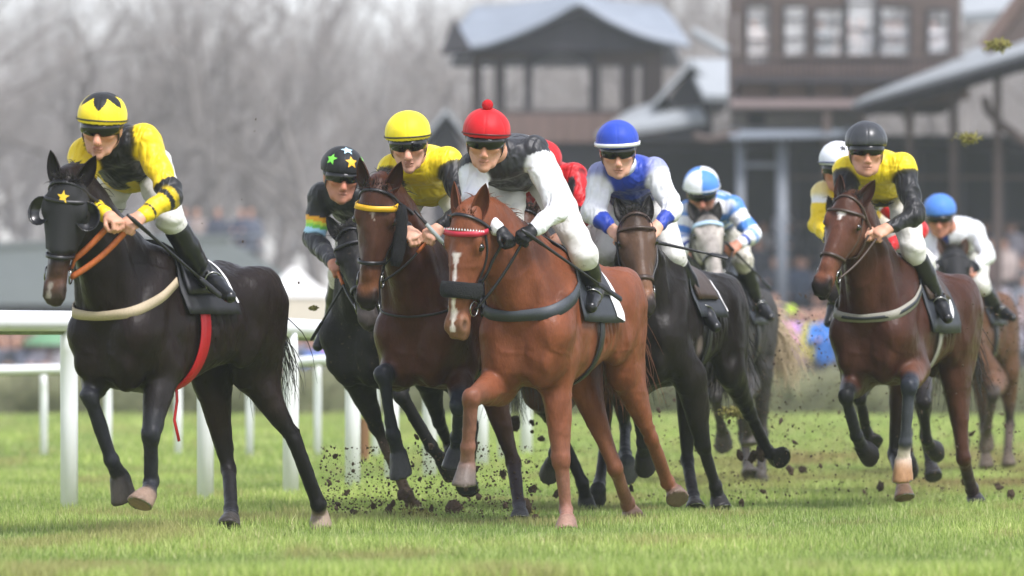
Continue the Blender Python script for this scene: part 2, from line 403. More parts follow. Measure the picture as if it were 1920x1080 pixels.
M['black_leather'] = simple('black_leather', lin('1b1b1f'), .42, var=.25, nscale=60, bmp=.2)
M['brown_leather'] = simple('brown_leather', lin('3a2a20'), .45, var=.25, nscale=60, bmp=.2)
M['orange_leather'] = simple('orange_rein', lin('b5602f'), .5, var=.2, nscale=60, bmp=.2)
M['red_web'] = simple('red_girth', lin('c01420'), .5, var=.1, nscale=160, bmp=.2)
M['tan_web'] = simple('tan_strap', lin('b3a389'), .7, var=.12, nscale=120, bmp=.25)
M['grey_web'] = simple('grey_strap', lin('8e8b80'), .6, var=.2, nscale=120, bmp=.25)
M['slate_web'] = simple('slate_strap', lin('3c4148'), .55, var=.15, nscale=120, bmp=.25)
M['blue_web'] = simple('blue_strap', lin('2350a8'), .55, var=.1, nscale=120, bmp=.2)
M['fleece'] = simple('black_fleece', lin('17181c'), .95, var=.4, nscale=140, bmp=1., bdist=.02)
M['fleece_cream'] = simple('cream_fleece', lin('cfc09a'), .95, var=.2, nscale=140, bmp=1., bdist=.02)
M['metal'] = simple('steel', lin('8f8f8c'), .25, metal=1, var=.1, bmp=.05)
M['cloth_dark'] = simple('saddle_cloth', lin('2b2f36'), .55, var=.15, nscale=40, bmp=.3)
M['white_print'] = simple('white_print', lin('e6e6e6'), .6, var=.04, nscale=40, bmp=.1)
def flat(name, hexc, rough=.5, **k): 
    if name not in M: M[name] = simple(name, lin(hexc), rough, var=k.pop('var', .08), **k)
    return M[name]

# ------------------------------------------------------------------ ground and turf
def ground_mat():
    m, nt, b = mat_new('turf'); v = coords(nt); n1 = noise(nt, .35, 4, .6, v); n2 = noise(nt, 5, 6, .7, coords(nt, (1, .25, 1))); n3 = noise(nt, 60, 3, .7, v)
    c = rampn(nt, n1.outputs[0], [(.35, lin('7c8a4a')), (.55, lin('889552')), (.7, lin('95985f'))])
    c = mixc(nt, c, rampn(nt, n2.outputs[0], [(.3, .72), (.7, 1.2)]), 1., 'MULTIPLY'); c = mixc(nt, c, rampn(nt, n3.outputs[0], [(.3, .7), (.7, 1.25)]), 1., 'MULTIPLY')
    tcn = nt.nodes.new('ShaderNodeTexCoord'); sx = nt.nodes.new('ShaderNodeSeparateXYZ'); link(nt, tcn.outputs['Object'], sx.inputs[0]); mr = nt.nodes.new('ShaderNodeMapRange'); mr.inputs[1].default_value = 86; mr.inputs[2].default_value = 88; link(nt, sx.outputs['Y'], mr.inputs[0]); c = mixc(nt, c, lin('6b6660'), mr.outputs[0])   # gravel and leaf litter beyond the hedge
    link(nt, c, b.inputs['Base Color']); b.inputs['Roughness'].default_value = .95; b.inputs['Specular IOR Level'].default_value = .1; bump(nt, b, n3.outputs[0], .6, .03); return m
g = mesh_obj('ground', [(-700, -60, 0), (700, -60, 0), (700, 1400, 0), (-700, 1400, 0)], [(0, 1, 2, 3)], ground_mat(), smooth=False); g['kind'] = 'structure'
def grass(name, n, d0, d1, hmin, hmax, wmin, wmax, pw, seed, mat, xr=None):
    r = np.random.default_rng(seed); d = d0+(d1-d0)*r.random(n)**pw; hw = d*960/10500+.9
    x = (r.random(n)*2-1)*hw if xr is None else r.uniform(xr[0], xr[1], n)*d
    P = np.stack([x, d, np.zeros(n)], 1); pt = vnoise(P, (1.1, .55, 1), 5); pt2 = vnoise(P, (3.2, 1.6, 1), 8)
    H = r.uniform(hmin, hmax, n)*(1+.38*pt+.25*pt2); W = r.uniform(wmin, wmax, n); az = r.uniform(0, 2*math.pi, n); la = r.uniform(0, 2*math.pi, n); ln = np.abs(r.normal(0, .38, n))*H
    sd = np.stack([np.cos(az)*W/2, np.sin(az)*W/2, np.zeros(n)], 1); lv = np.stack([np.cos(la), np.sin(la), np.zeros(n)], 1)*ln[:, None]; up = np.array([0, 0, 1.])
    V = np.stack([P-sd, P+sd, P+lv*.3+up*(H*.55)[:, None]-sd*.8, P+lv*.3+up*(H*.55)[:, None]+sd*.8, P+lv+up*H[:, None]], 1).reshape(-1, 3)
    b = np.arange(n)[:, None]*5; F = np.concatenate([b+np.array([[0, 1, 3]]), b+np.array([[0, 3, 2]]), b+np.array([[2, 3, 4]])])
    pal = np.array([lin('94aa58'), lin('a5b766'), lin('b8c47f'), lin('7d944d'), lin('c4c290'), lin('9cb060')]); ci = r.choice(6, n, p=[.26, .26, .16, .14, .06, .12]); C = pal[ci]*r.uniform(.8, 1.2, (n, 1))
    w2_ = (np.clip(vnoise(P, (1.6, .8, 1), 27)*1.6+vnoise(P, (6, 3, 1), 28)*.7-.45, 0, .75))[:, None]; C = C*(1+.24*pt[:, None]*np.array([1.2, 1, .9])); C = C*(1-w2_)+np.array(lin('a39c68'))*w2_; wn = (np.clip((x/d-.012)/.03, 0, 1)*np.clip((d-35.5)/3, 0, 1)*np.clip((58-d)/8, 0, 1)*np.clip(.55+.6*vnoise(P, (1.7, .5, 1), 15)+.3*vnoise(P, (5, 1.5, 1), 16), 0, 1))[:, None]; C = C*(1-wn)+np.array(lin('94855a'))*wn*r.uniform(.7, 1.2, (n, 1)); C = np.repeat(C, 5, 0)
    o = mesh_obj(name, V, F, mat, cols=np.clip(C, 0, 1)); return o
def blade_mat():
    m, nt, b = mat_new('grass_blade'); a = nt.nodes.new('ShaderNodeVertexColor'); a.layer_name = 'Col'; link(nt, a.outputs[0], b.inputs['Base Color'])
    b.inputs['Roughness'].default_value = .55; b.inputs['Specular IOR Level'].default_value = .25
    tr = nt.nodes.new('ShaderNodeBsdfTranslucent'); link(nt, a.outputs[0], tr.inputs[0]); mx = nt.nodes.new('ShaderNodeMixShader'); mx.inputs[0].default_value = .35
    link(nt, b.outputs[0], mx.inputs[1]); link(nt, tr.outputs[0], mx.inputs[2]); link(nt, mx.outputs[0], nt.nodes['Material Output'].inputs[0]); return m
M['blade'] = blade_mat()
tag(grass('grass', 300000, 23.4, 47, .03, .072, .0038, .0065, 1.15, 3, M['blade']), 'fresh green race turf in the foreground', 'grass', kind='stuff')
tag(grass('grass', 230000//3, 47, 84, .05, .09, .010, .018, 1.0, 4, M['blade']), 'smooth lawn beyond the white rails', 'grass', kind='stuff')
# ------------------------------------------------------------------ white rails
def rail_mat(name, hexc):
    m, nt, b = mat_new(name); v = coords(nt); n = noise(nt, 3, 6, .7, coords(nt, (1, 1, .4))); n2 = noise(nt, 40, 5, .8, v)
    c = mixc(nt, lin(hexc), lin('b3b59a'), rampn(nt, n.outputs[0], [(.55, 0.), (.8, .55)])); c = mixc(nt, c, lin('5d5a48'), rampn(nt, n2.outputs[0], [(.70, 0.), (.74, .8)]))
    link(nt, c, b.inputs['Base Color']); b.inputs['Roughness'].default_value = .42; return m
M['rail'] = rail_mat('white_rail', 'e9ebed'); M['algae'] = simple('algae_green', lin('7f8a62'), .8, var=.3, nscale=14)
def rail(label, pts, zt, posts, rr, pr, lean, group=None):
    root = empty('running_rail', (pts[0][0], pts[0][1], 0)); tag(root, label, 'rail', group); o0 = A((pts[0][0], pts[0][1], 0))
    P = [A((x, y, z))-o0 for (x, y), z in zip(pts, zt)]; mb = MB(); mb.tube(P, rr, 14, fl=.92, side=(0, 0, 1)); mb.build('rail', M['rail'], root, True)
    mb = MB(); mb.tube([p-A((0, 0, rr*.88)) for p in P], rr*.28, 6); mb.build('underside', M['algae'], root, True)
    for (x, y) in posts:
        z = np.interp(x, [p[0] for p in pts], zt); b = A((x, y, -.1))-o0; mb = MB()
        mb.tube([b, b+A((0, 0, z*.62)), b+A((-.0, lean*.15, z*.80)), b+A((0, lean*.5, z*.94)), b+A((0, lean, z+.06))], [pr, pr, pr, pr*.95, pr*.85], 12); mb.build('post', M['rail'], root, True)
front = [(-7.6, 25.5), (-5.4, 28.8), (-3.45, 32.2), (-2.72, 33.9), (-1.98, 35.5), (-1.50, 37.1), (-1.14, 38.9), (-.90, 40.4), (-.655, 42.4), (-.45, 44.3), (-.28, 46.2), (-.1, 48.3), (.1, 50.5)]
rail('big white running rail curving away behind the leading horse', front, [1.15]*3+[1.155, 1.15, 1.13, 1.115, 1.11, 1.10, 1.1, 1.1, 1.1, 1.1], [(x+.03, y+.12) for x, y in front], .070, .054, -.10)
back = [(-9.5, 50.2), (-6, 50.6), (-4.5, 50.9), (-3.0, 51), (-2.2, 50.6), (-1.70, 50.2), (-1.0, 49.9), (0, 50.2), (1.5, 51)]
bpost = [(-4.75, 51), (-4.28, 51.2), (-3.68, 51), (-3.04, 51), (-2.38, 50.8), (-1.75, 50.4), (-1.22, 50.1), (-.7, 50)]
rail('thin white rail on the far side of the course', back, [.78, .79, .81, .84, .87, .90, .90, .9, .9], bpost, .045, .036, -.06)
st = MB().tube([(-1.27, 48.0, -.1), (-1.262, 48, .40)], .045, 8); tag(recalc(st.build('wooden_stake', simple('stake_wood', lin('7b5a3c'), .85, nscale=30, vec=(1, 1, .2)), None)), 'short brown wooden stake behind the white rail', 'stake')
# ------------------------------------------------------------------ hedge
def scatter_leaves(mb, n, lo, hi, s, rng):
    for _ in range(n):
        p = rng.uniform(lo, hi); u = nrm(rng.normal(0, 1, 3))*s*rng.uniform(.5, 1.2); v = nrm(np.cross(u, rng.normal(0, 1, 3)))*s*rng.uniform(.3, .8); mb.add([p-u, p+v, p+u, p-v], [(0, 1, 2, 3)])
rng = np.random.default_rng(12)
hg = empty('hedge', (0, 85.5, 0)); tag(hg, 'low clipped brown-green hedge along the far side of the course', 'hedge')
N = 240; xs = np.linspace(-21, 21, N); V = []; F = []
prof = [(-.35, 0), (-.42, .3), (-.36, .62), (0, .70), (.36, .62), (.42, .3), (.35, 0)]
for i, x in enumerate(xs):
    for (y, z) in prof: V.append((x+rng.normal(0, .04), y+rng.normal(0, .05), z+rng.normal(0, .04)*(z > 0)))
for i in range(N-1):
    for k in range(6): a = i*7+k; F.append((a, a+1, a+8, a+7))
hm_ = simple('hedge_leaf', lin('5d5f45'), .9, var=.45, nscale=2.2, bmp=.5)
recalc(mesh_obj('core', V, F, hm_, hg)); mb = MB(); scatter_leaves(mb, 10000, (-21, -.5, .03), (21, .45, .78), .05, rng); lf = mb.build('foliage', simple('hedge_twig', lin('6f6a4e'), .9, var=.5, nscale=3, bmp=0), hg); lf['kind'] = 'stuff'
# ------------------------------------------------------------------ buildings (all far out of focus but built in the round)
def at(px, py, d): return A(((px-960)*d/10500, d, .97+(660-py)*d/10500))
wood = simple('dark_timber', lin('353338'), .8, var=.25, nscale=4, vec=(1, 1, .2)); wood2 = simple('brown_timber', lin('534742'), .8, var=.2, nscale=4, vec=(.3, 1, 1)); panel = simple('red_brown_boards', lin('6d5a52'), .8, var=.15, nscale=5, vec=(1, 1, .15))
roofm = simple('grey_sheet_roof', lin('838b95'), .55, var=.12, nscale=2); roofm2 = simple('pale_roof', lin('9ca1a4'), .5, var=.1, nscale=2); beige = simple('beige_plaster', lin('66605c'), .85, var=.12, nscale=2)
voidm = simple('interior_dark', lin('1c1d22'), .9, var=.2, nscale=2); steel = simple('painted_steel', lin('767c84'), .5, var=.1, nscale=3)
def glassm():
    m, nt, b = mat_new('window_glass'); b.inputs['Base Color'].default_value = (.9, .93, .95, 1); b.inputs['Roughness'].default_value = .03; b.inputs['Transmission Weight'].default_value = .0; b.inputs['Alpha'].default_value = .22; b.inputs['Specular IOR Level'].default_value = .8; return m
M['glass'] = glassm()
def part(name, mat, parent, fn, smooth=False):
    mb = MB(); fn(mb); o = mb.build(name, mat, None, smooth); recalc(o); o.parent = parent; o.location = -Vector(parent.location); return o
def rectw(mb, x0, x1, z0, z1, y0, y1): mb.box((min(x0, x1), min(y0, y1), min(z0, z1)), (max(x0, x1), max(y0, y1), max(z0, z1)))
# pavilion with the curved eyelid roof
D = 140.
X = lambda px, d=D: (px-960)*d/10500
Zp = lambda py, d=D: .97+(660-py)*d/10500
pv = empty('pavilion', (X(1062), D, 0)); tag(pv, 'timber lookout pavilion with a curved grey eyelid roof behind the jockeys', 'building')
dep = 5.0
def wall_open(mb, x0, x1, z0, z1, opens, y, th=.25):
    """a wall between x0..x1 with rectangular openings, as real posts, sill and head"""
    ops = sorted(opens); cur = x0
    for (a, b, c, d) in ops:
        if a > cur+.001: mb.box((cur, y, z0), (a, y+th, z1))
        if c > z0+.001: mb.box((a, y, z0), (b, y+th, c))
        if d < z1-.001: mb.box((a, y, d), (b, y+th, z1))
        cur = b
    if cur < x1: mb.box((cur, y, z0), (x1, y+th, z1))
ops = [(X(902), X(930), Zp(208), Zp(112)), (X(945), X(985), Zp(206), Zp(108)), (X(996), X(1110), Zp(206), Zp(96)), (X(1123), X(1166), Zp(206), Zp(122)), (X(1188), X(1204), Zp(206), Zp(118))]
part('wall', wood2, pv, lambda mb: wall_open(mb, X(884), X(1244), Zp(250), Zp(92), ops, D))
for (a, b, c, d) in ops:
    fr = part('window', wood, pv, lambda mb: (mb.box((a-.04, D-.05, c-.05), (a+.03, D-.002, d)), mb.box((b-.03, D-.05, c-.05), (b+.04, D-.002, d)), mb.box((a-.04, D-.06, c-.10), (b+.04, D-.003, c-.051))))
part('arch', wood, pv, lambda mb: mb.prism([(X(996)+.01, Zp(96)-.004)]+[(X(996)+(X(1110)-X(996))*t, Zp(128)+(Zp(100)-Zp(128))*math.sin(math.pi*t)) for t in np.linspace(0.01, .99, 15)]+[(X(1110)-.01, Zp(96)-.004)], 'y', D-.04, D+.2))
bops = [(X(890), X(1110), Zp(226), Zp(94)), (X(1118), X(1240), Zp(226), Zp(94))]
part('rear_wall', wood2, pv, lambda mb: wall_open(mb, X(884), X(1244), Zp(250), Zp(92), bops, D+dep))
for sx in (X(884), X(1244)-.25): part('side_wall', wood2, pv, lambda mb: mb.box((sx, D+.26, Zp(250)), (sx+.25, D+dep-.01, Zp(206))))
for sx in (X(884), X(1244)-.25):
    for k in (.33, .66): part('post', wood, pv, lambda mb: mb.box((sx+.02, D+dep*k, Zp(206)), (sx+.22, D+dep*k+.2, Zp(90))))
part('parapet', panel, pv, lambda mb: [mb.box((X(872)+i*.36, D-.35, Zp(268)), (X(872)+i*.36+.34, D-.26-.02*(i % 2), Zp(214))) for i in range(15)])
part('lower_storey', wood, pv, lambda mb: mb.box((X(890), D+.05, 0), (X(1238), D+dep-.1, Zp(252))))
def eyelid(mb):
    n = 40; xs = np.linspace(X(838), X(1292), n); pts = []
    def zf(x):
        px = 960+x*10500/D
        return np.interp(px, [838, 870, 920, 980, 1040, 1090, 1140, 1195, 1240, 1292], [Zp(98), Zp(92), Zp(84), Zp(62), Zp(34), Zp(4), Zp(36), Zp(62), Zp(76), Zp(86)])
    zs = np.array([zf(x) for x in xs]); K = np.hanning(4); K /= K.sum(); zs = np.convolve(np.pad(zs, (1, 2), mode='edge'), K, 'valid')
    rows = []
    for j, (y, ins, up) in enumerate(((D-1.1, 0, 0), (D+.4, .06, .45), (D+1.8, .12, .9), (D+dep*.55, .22, 1.25), (D+dep+.9, .0, -.35))):
        xm = (xs[0]+xs[-1])/2; zz = zs*(1-min(j, 3)/3*.75)+max(zs)*(min(j, 3)/3*.75)+up*.35 if j < 4 else np.full(n, Zp(95))
        rows.append([(xm+(x-xm)*(1-ins), y, z) for x, z in zip(xs, zz)])
    V = [p for r in rows for p in r]+[(p[0], p[1], p[2]-.12) for r in rows for p in r]; F = []; m = len(rows); o = n*m
    for j in range(m-1):
        for i in range(n-1): a = j*n+i; F.append((a, a+1, a+n+1, a+n)); F.append((a+o+n, a+o+n+1, a+o+1, a+o))
    for i in range(n-1): F.append((i, i+o, i+o+1, i+1)); b = (m-1)*n+i; F.append((b, b+1, b+1+o, b+o))
    for j in range(m-1):
        for i in (0, n-1): a = j*n+i; F.append((a, a+n, a+n+o, a+o))
    mb.add(V, F)
rf = part('roof', roofm, pv, eyelid, True)
part('gable', wood, pv, lambda mb: mb.prism([(X(884), Zp(95)), (X(930), Zp(86)), (X(985), Zp(70)), (X(1040), Zp(42)), (X(1088), Zp(26)), (X(1135), Zp(44)), (X(1190), Zp(70)), (X(1244), Zp(90)), (X(1244), Zp(96)), (X(884), Zp(100))], 'y', D-.6, D-.5))
part('dormer', wood, pv, lambda mb: mb.prism([(X(828), Zp(104)), (X(852), Zp(38)), (X(886), Zp(100))], 'y', D-1.3, D-.2))
# small gabled roofs around the pavilion
def gable_house(name, label, pxl, pxr, py_eave, py_peak, d, py_base=700, depth=6, gm=wood, rmat=roofm2):
    x0, x1 = X(pxl, d), X(pxr, d); ze, zp_ = Zp(py_eave, d), Zp(py_peak, d); xm = (x0+x1)/2; e = empty(name, (xm, d, 0)); tag(e, label, 'building')
    part('wall', gm, e, lambda mb: mb.prism([(x0, 0), (x1, 0), (x1, ze), (xm, zp_-.08), (x0, ze)], 'y', d, d+depth))
    for (a, b) in ((x0-.35, xm), (xm, x1+.35)):
        za, zb = (ze-.2, zp_) if a < xm-.01 else (zp_, ze-.2)
        part('roof', rmat, e, lambda mb: mb.prism([(a, za), (b, zb), (b, zb+.14), (a, za+.14)], 'y', d-.5, d+depth+.3))
    return e
gable_house('annex', 'small dark gable with a pale roof between pavilion and grandstand', 1254, 1336, 184, 124, 136.)
gable_house('annex', 'small dark gable left of the pavilion behind the yellow cap', 812, 862, 262, 214, 138.)
def slab_thing(name, label, cat, mat, quads, th):
    c = np.mean([q[0] for q in quads], 0); e = empty(name, (c[0], c[1], 0)); tag(e, label, cat)
    for q in quads: part('roof_panel', mat, e, lambda mb: mb.quad(*q, th=th))
    return e
slab_thing('lean_to_roof', 'pale sloping roof below the pavilion on its right', 'roof', roofm2, [(at(1120, 262, 134), at(1325, 232, 134), at(1300, 178, 139), at(1180, 218, 139)), (at(1285, 110, 138), at(1385, 110, 138), at(1385, 178, 133), at(1320, 178, 133))], .15)
beam = MB(); beam.tube([at(1298, 58, 142), at(1372, 100, 142)], .12, 6); tag(beam.build('roof_beam', roofm2, None), 'white sloping beam in the gap between pavilion and tower', 'beam')
# main grandstand on the right
D2 = 122.
X2 = lambda px: X(px, D2); Z2 = lambda py: Zp(py, D2)
gs = empty('grandstand', (X2(1650), D2, 0)); tag(gs, 'old timber grandstand with windowed tower and pale roof on the right', 'building')
tops = [(X2(1402), X2(1441), Z2(117), Z2(8)), (X2(1472), X2(1510), Z2(108), Z2(12)), (X2(1531), X2(1578), Z2(108), Z2(18)), (X2(1590), X2(1640), Z2(106), Z2(-30)), (X2(1652), X2(1704), Z2(106), Z2(14)), (X2(1742), X2(1778), Z2(98), Z2(20))]
part('tower_wall', wood2, gs, lambda mb: wall_open(mb, X2(1383), X2(1800), Z2(196), Z2(-120), tops, D2))
part('tower_rear', wood2, gs, lambda mb: wall_open(mb, X2(1383), X2(1800), Z2(196), Z2(-120), [(X2(1396), X2(1450), Z2(80), Z2(0)), (X2(1466), X2(1584), Z2(72), Z2(-30)), (X2(1592), X2(1706), Z2(66), Z2(-30))], D2+5))
for (a, b, c, d) in tops:
    w_ = part('window', wood, gs, lambda mb: (mb.box((a-.05, D2-.06, c-.06), (b+.05, D2-.004, c)), mb.box((a-.05, D2-.05, d), (b+.05, D2-.003, d+.06)), mb.box((a-.06, D2-.05, c), (a, D2-.002, d)), mb.box((b, D2-.05, c), (b+.06, D2-.002, d))))
    gp = part('pane', M['glass'], w_, lambda mb: mb.box((a+.002, D2+.08, c+.002), (b-.002, D2+.10, d-.002))); gp.location = (0, 0, 0)
for i in range(24): part('board', panel, gs, lambda mb: mb.box((X2(1376)+i*.213, D2-.30-.015*(i % 2), Z2(188)), (X2(1376)+i*.213+.2, D2-.16, Z2(120))))
part('cornice', simple('faded_pink_paint', lin('6f6260'), .8, var=.12, nscale=3), gs, lambda mb: mb.prism([(D2-.9, Z2(200)), (D2-.12, Z2(176)), (D2-.12, Z2(196)), (D2-.9, Z2(206))], 'x', X2(1368), X2(1640)))
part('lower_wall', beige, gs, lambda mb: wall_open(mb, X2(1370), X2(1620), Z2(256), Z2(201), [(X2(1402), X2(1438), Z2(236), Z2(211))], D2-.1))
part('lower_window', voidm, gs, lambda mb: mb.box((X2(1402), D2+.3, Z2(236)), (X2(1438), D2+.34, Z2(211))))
part('beam', beige, gs, lambda mb: mb.box((X2(1366), D2-.35, Z2(258)), (X2(1626), D2-.105, Z2(242))))
part('canopy', roofm2, gs, lambda mb: mb.quad(at(1600, 202, 120), at(1990, 86, 112), at(1990, 40, 122), at(1690, 150, 126), th=.10))
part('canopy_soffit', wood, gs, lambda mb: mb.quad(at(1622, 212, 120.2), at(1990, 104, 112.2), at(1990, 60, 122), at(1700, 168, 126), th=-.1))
part('upper_roof', roofm2, gs, lambda mb: mb.quad(at(1806, 42, 124), at(1990, 30, 124), at(1990, -80, 130), at(1806, -60, 130), th=.2))
part('gable', wood2, gs, lambda mb: mb.prism([(X(1850, 118), Zp(100, 118)), (X(1990, 118), Zp(100, 118)), (X(1990, 118), Zp(-40, 118)), (X(1925, 118), Zp(-10, 118))], 'y', 118, 118.4))
part('gable_trim', panel, gs, lambda mb: mb.tube([(X(1845, 117.9), 117.9, Zp(92, 118)), (X(1925, 117.9), 117.9, Zp(-14, 118))], .16, 4))
for (a, b, c, d) in tops:      # glazing bars
    for k in (.36, .72): part('glazing_bar', wood, gs, lambda mb: mb.box((a, D2+.02, c+(d-c)*k), (b, D2+.07, c+(d-c)*k+.05)))
for i in range(44): part('baluster', wood, gs, lambda mb: mb.box((X2(1376)+i*.117, D2-.62, Z2(150)), (X2(1376)+i*.117+.045, D2-.57, Z2(112))))
part('handrail', wood2, gs, lambda mb: mb.box((X2(1370), D2-.66, Z2(112)), (X2(1806), D2-.54, Z2(106))))
part('balcony_floor', wood, gs, lambda mb: mb.box((X2(1370), D2-.7, Z2(158)), (X2(1806), D2-.32, Z2(150))))
for i in range(7): part('bracket', wood, gs, lambda mb: mb.prism([(D2-.68, Z2(159)), (D2-.33, Z2(159)), (D2-.33, Z2(184))], 'x', X2(1376)+i*.8, X2(1376)+i*.8+.09))
for i in range(9): part('rafter', wood, gs, lambda mb: mb.tube([at(1660+i*34, 208-i*11, 119.5-i*.85), at(1700+i*34, 186-i*11, 124.5-i*.5)], .07, 4))
part('gutter', wood, gs, lambda mb: mb.tube([at(1600, 206, 119.8), at(1990, 92, 111.8)], .07, 6))
part('mid_eave', roofm, gs, lambda mb: mb.quad(at(1368, 262, 120.6), at(1640, 256, 120.6), at(1640, 244, 121.9), at(1368, 246, 121.9), th=.08))
for px in (1500, 1575, 1655, 1740, 1820, 1900): part('post', wood, gs, lambda mb: mb.tube([(X2(px), D2+2.5, 0), (X2(px), D2+2.5, Z2(258))], .07, 6))
for z in (330, 420): part('gallery_rail', wood2, gs, lambda mb: mb.box((X2(1480), D2+2.2, Z2(z)), (X2(2050), D2+2.32, Z2(z-7))))
for px, w in ((1386, .10), (1463, .13)): part('column', steel, gs, lambda mb: mb.tube([(X2(px), D2-.8, 0), (X2(px), D2-.8, Z2(256))], w, 10), True)
part('cross_rail', steel, gs, lambda mb: mb.tube([(X2(1386), D2-.8, Z2(312)), (X2(1463), D2-.8, Z2(312))], .05, 6))
for px in (1545, 1610, 1698, 1780, 1862): part('column', wood2, gs, lambda mb: mb.box((X2(px)-.08, D2-1.2, 0), (X2(px)+.08, D2-1.04, Z2(214-(px-1545)*.33))))
part('brace', wood2, gs, lambda mb: mb.tube([at(1846, 182, 120), at(1852, 206, 120), at(1880, 236, 120), at(1930, 272, 120)], .10, 6))
part('brace', wood2, gs, lambda mb: mb.tube([at(1386, 250, 121), at(1330, 262, 121), at(1300, 255, 121)], .09, 6))
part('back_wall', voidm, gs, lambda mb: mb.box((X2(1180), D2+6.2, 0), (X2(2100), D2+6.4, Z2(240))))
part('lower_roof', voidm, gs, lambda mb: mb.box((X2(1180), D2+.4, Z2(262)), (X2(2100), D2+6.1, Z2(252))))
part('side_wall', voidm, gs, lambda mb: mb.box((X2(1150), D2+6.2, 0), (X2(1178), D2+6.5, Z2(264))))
steps = [part('terrace_step', beige, gs, lambda mb: mb.box((X2(1240), D2-3+k*1.35, 0), (X2(2080), D2-3+k*1.35+1.34, .45+.42*k))) for k in range(6)]
part('terrace_rail', steel, gs, lambda mb: [mb.tube([(X2(1240), D2-3.2, z), (X2(2080), D2-3.2, z)], .03, 6) for z in (1.0, .6)])
# marquee roofs and tents on the left
mq = empty('marquee', (X(330, 128), 128, 0)); tag(mq, 'long low building with a pale green-grey roof beyond the rails on the left', 'building'); gmat = simple('pale_green_roof', lin('575d59'), .5, var=.08, nscale=1); gmat2 = simple('marquee_wall', lin('5d6265'), .7, var=.1, nscale=1)
part('wall', gmat2, mq, lambda mb: mb.box((X(-120, 128), 128, 0), (X(560, 128), 134, Zp(560, 128))))
part('roof', gmat, mq, lambda mb: mb.add([(X(-140, 127), 127, Zp(572, 127)), (X(640, 127), 127, Zp(572, 127)), (X(430, 131), 131, Zp(452, 131)), (X(-140, 131), 131, Zp(472, 131)), (X(640, 135), 135, Zp(572, 135)), (X(-140, 135), 135, Zp(572, 135))], [(0, 1, 2, 3), (1, 4, 2), (2, 4, 5, 3), (0, 5, 4, 1), (0, 3, 5)]))
part('ridge', gmat, mq, lambda mb: mb.tube([(X(-140, 131), 131, Zp(470, 131)), (X(430, 131), 131, Zp(450, 131))], .14, 6))
tr_ = empty('viewing_terrace', (X(400, 137), 137, 0)); tag(tr_, 'raised viewing terrace behind the pale green roof', 'terrace')
part('deck', gmat2, tr_, lambda mb: mb.box((X(300, 137), 137, 0), (X(500, 137), 141, 2.75))); part('railing', steel, tr_, lambda mb: [mb.tube([(X(300, 137), 136.9, z), (X(500, 137), 136.9, z)], .04, 6) for z in (3.1, 3.5, 3.8)])
def tent(label, pxc, w, d, py_eave, py_peak, py_base, colw, colr):
    e = empty('tent', (X(pxc, d), d, 0)); tag(e, label, 'tent'); xc = X(pxc, d); h_ = w/2; ze, zk = Zp(py_eave, d), Zp(py_peak, d); n = 9; V = []; F = []
    for i in range(n):
        t = i/(n-1); r = h_*(1-t)+.06; z = ze+(zk-ze)*t**1.6
        for k in range(16):
            an = 2*math.pi*(k+.5)/16; m_ = 1/max(abs(math.cos(an)), abs(math.sin(an))); V.append((xc+r*m_*math.cos(an), d+h_+r*m_*math.sin(an), z))
    for i in range(n-1):
        for k in range(16): a, b = i*16+k, i*16+(k+1) % 16; F.append((a, b, b+16, a+16))
    part('canopy', colr, e, lambda mb: mb.add(V, F), True); part('valance', colw, e, lambda mb: mb.box((xc-h_-.02, d-.02, ze-.75), (xc+h_+.02, d+2*h_+.02, ze-.004)))
    for sx in (-1, 1):
        for sy in (0, 1): part('pole', steel, e, lambda mb: mb.tube([(xc+sx*h_*.96, d+.05+sy*2*h_*.95, 0), (xc+sx*h_*.96, d+.05+sy*2*h_*.95, ze-.3)], .05, 6))
twh = simple('tent_white', lin('dcdcd8'), .7, var=.05); tcr = simple('tent_cream', lin('cfc7b2'), .7, var=.06)
tent('white pointed tent with cream sides beside the black horse', 548, 1.9, 116., 556, 500, 640, tcr, twh); tent('white tent left of the pointed tent, partly behind the leading horse', 470, 2.2, 119., 562, 534, 640, tcr, twh); None
tent('white tent behind the bay horses', 660, 2.2, 121., 560, 524, 640, tcr, twh)
um = empty('umbrella', (X(98, 104), 104, 0)); tag(um, 'green umbrella in the crowd at the left', 'umbrella'); V = []; F = []
for i in range(5):
    t = i/4*1.2
    for k in range(10): V.append((X(98, 104)+.62*math.sin(t)*math.cos(k*.6283), 104+.62*math.sin(t)*math.sin(k*.6283), .95+.42*math.cos(t)))
for i in range(4):
    for k in range(10): a, b = i*10+k, i*10+(k+1) % 10; F.append((a, a+10, b+10, b))
part('canopy', simple('umbrella_green', lin('5f8a66'), .6), um, lambda mb: mb.add(V, F), True); part('handle', steel, um, lambda mb: mb.tube([(X(98, 104), 104, .3), (X(98, 104), 104, 1.42)], .015, 6))
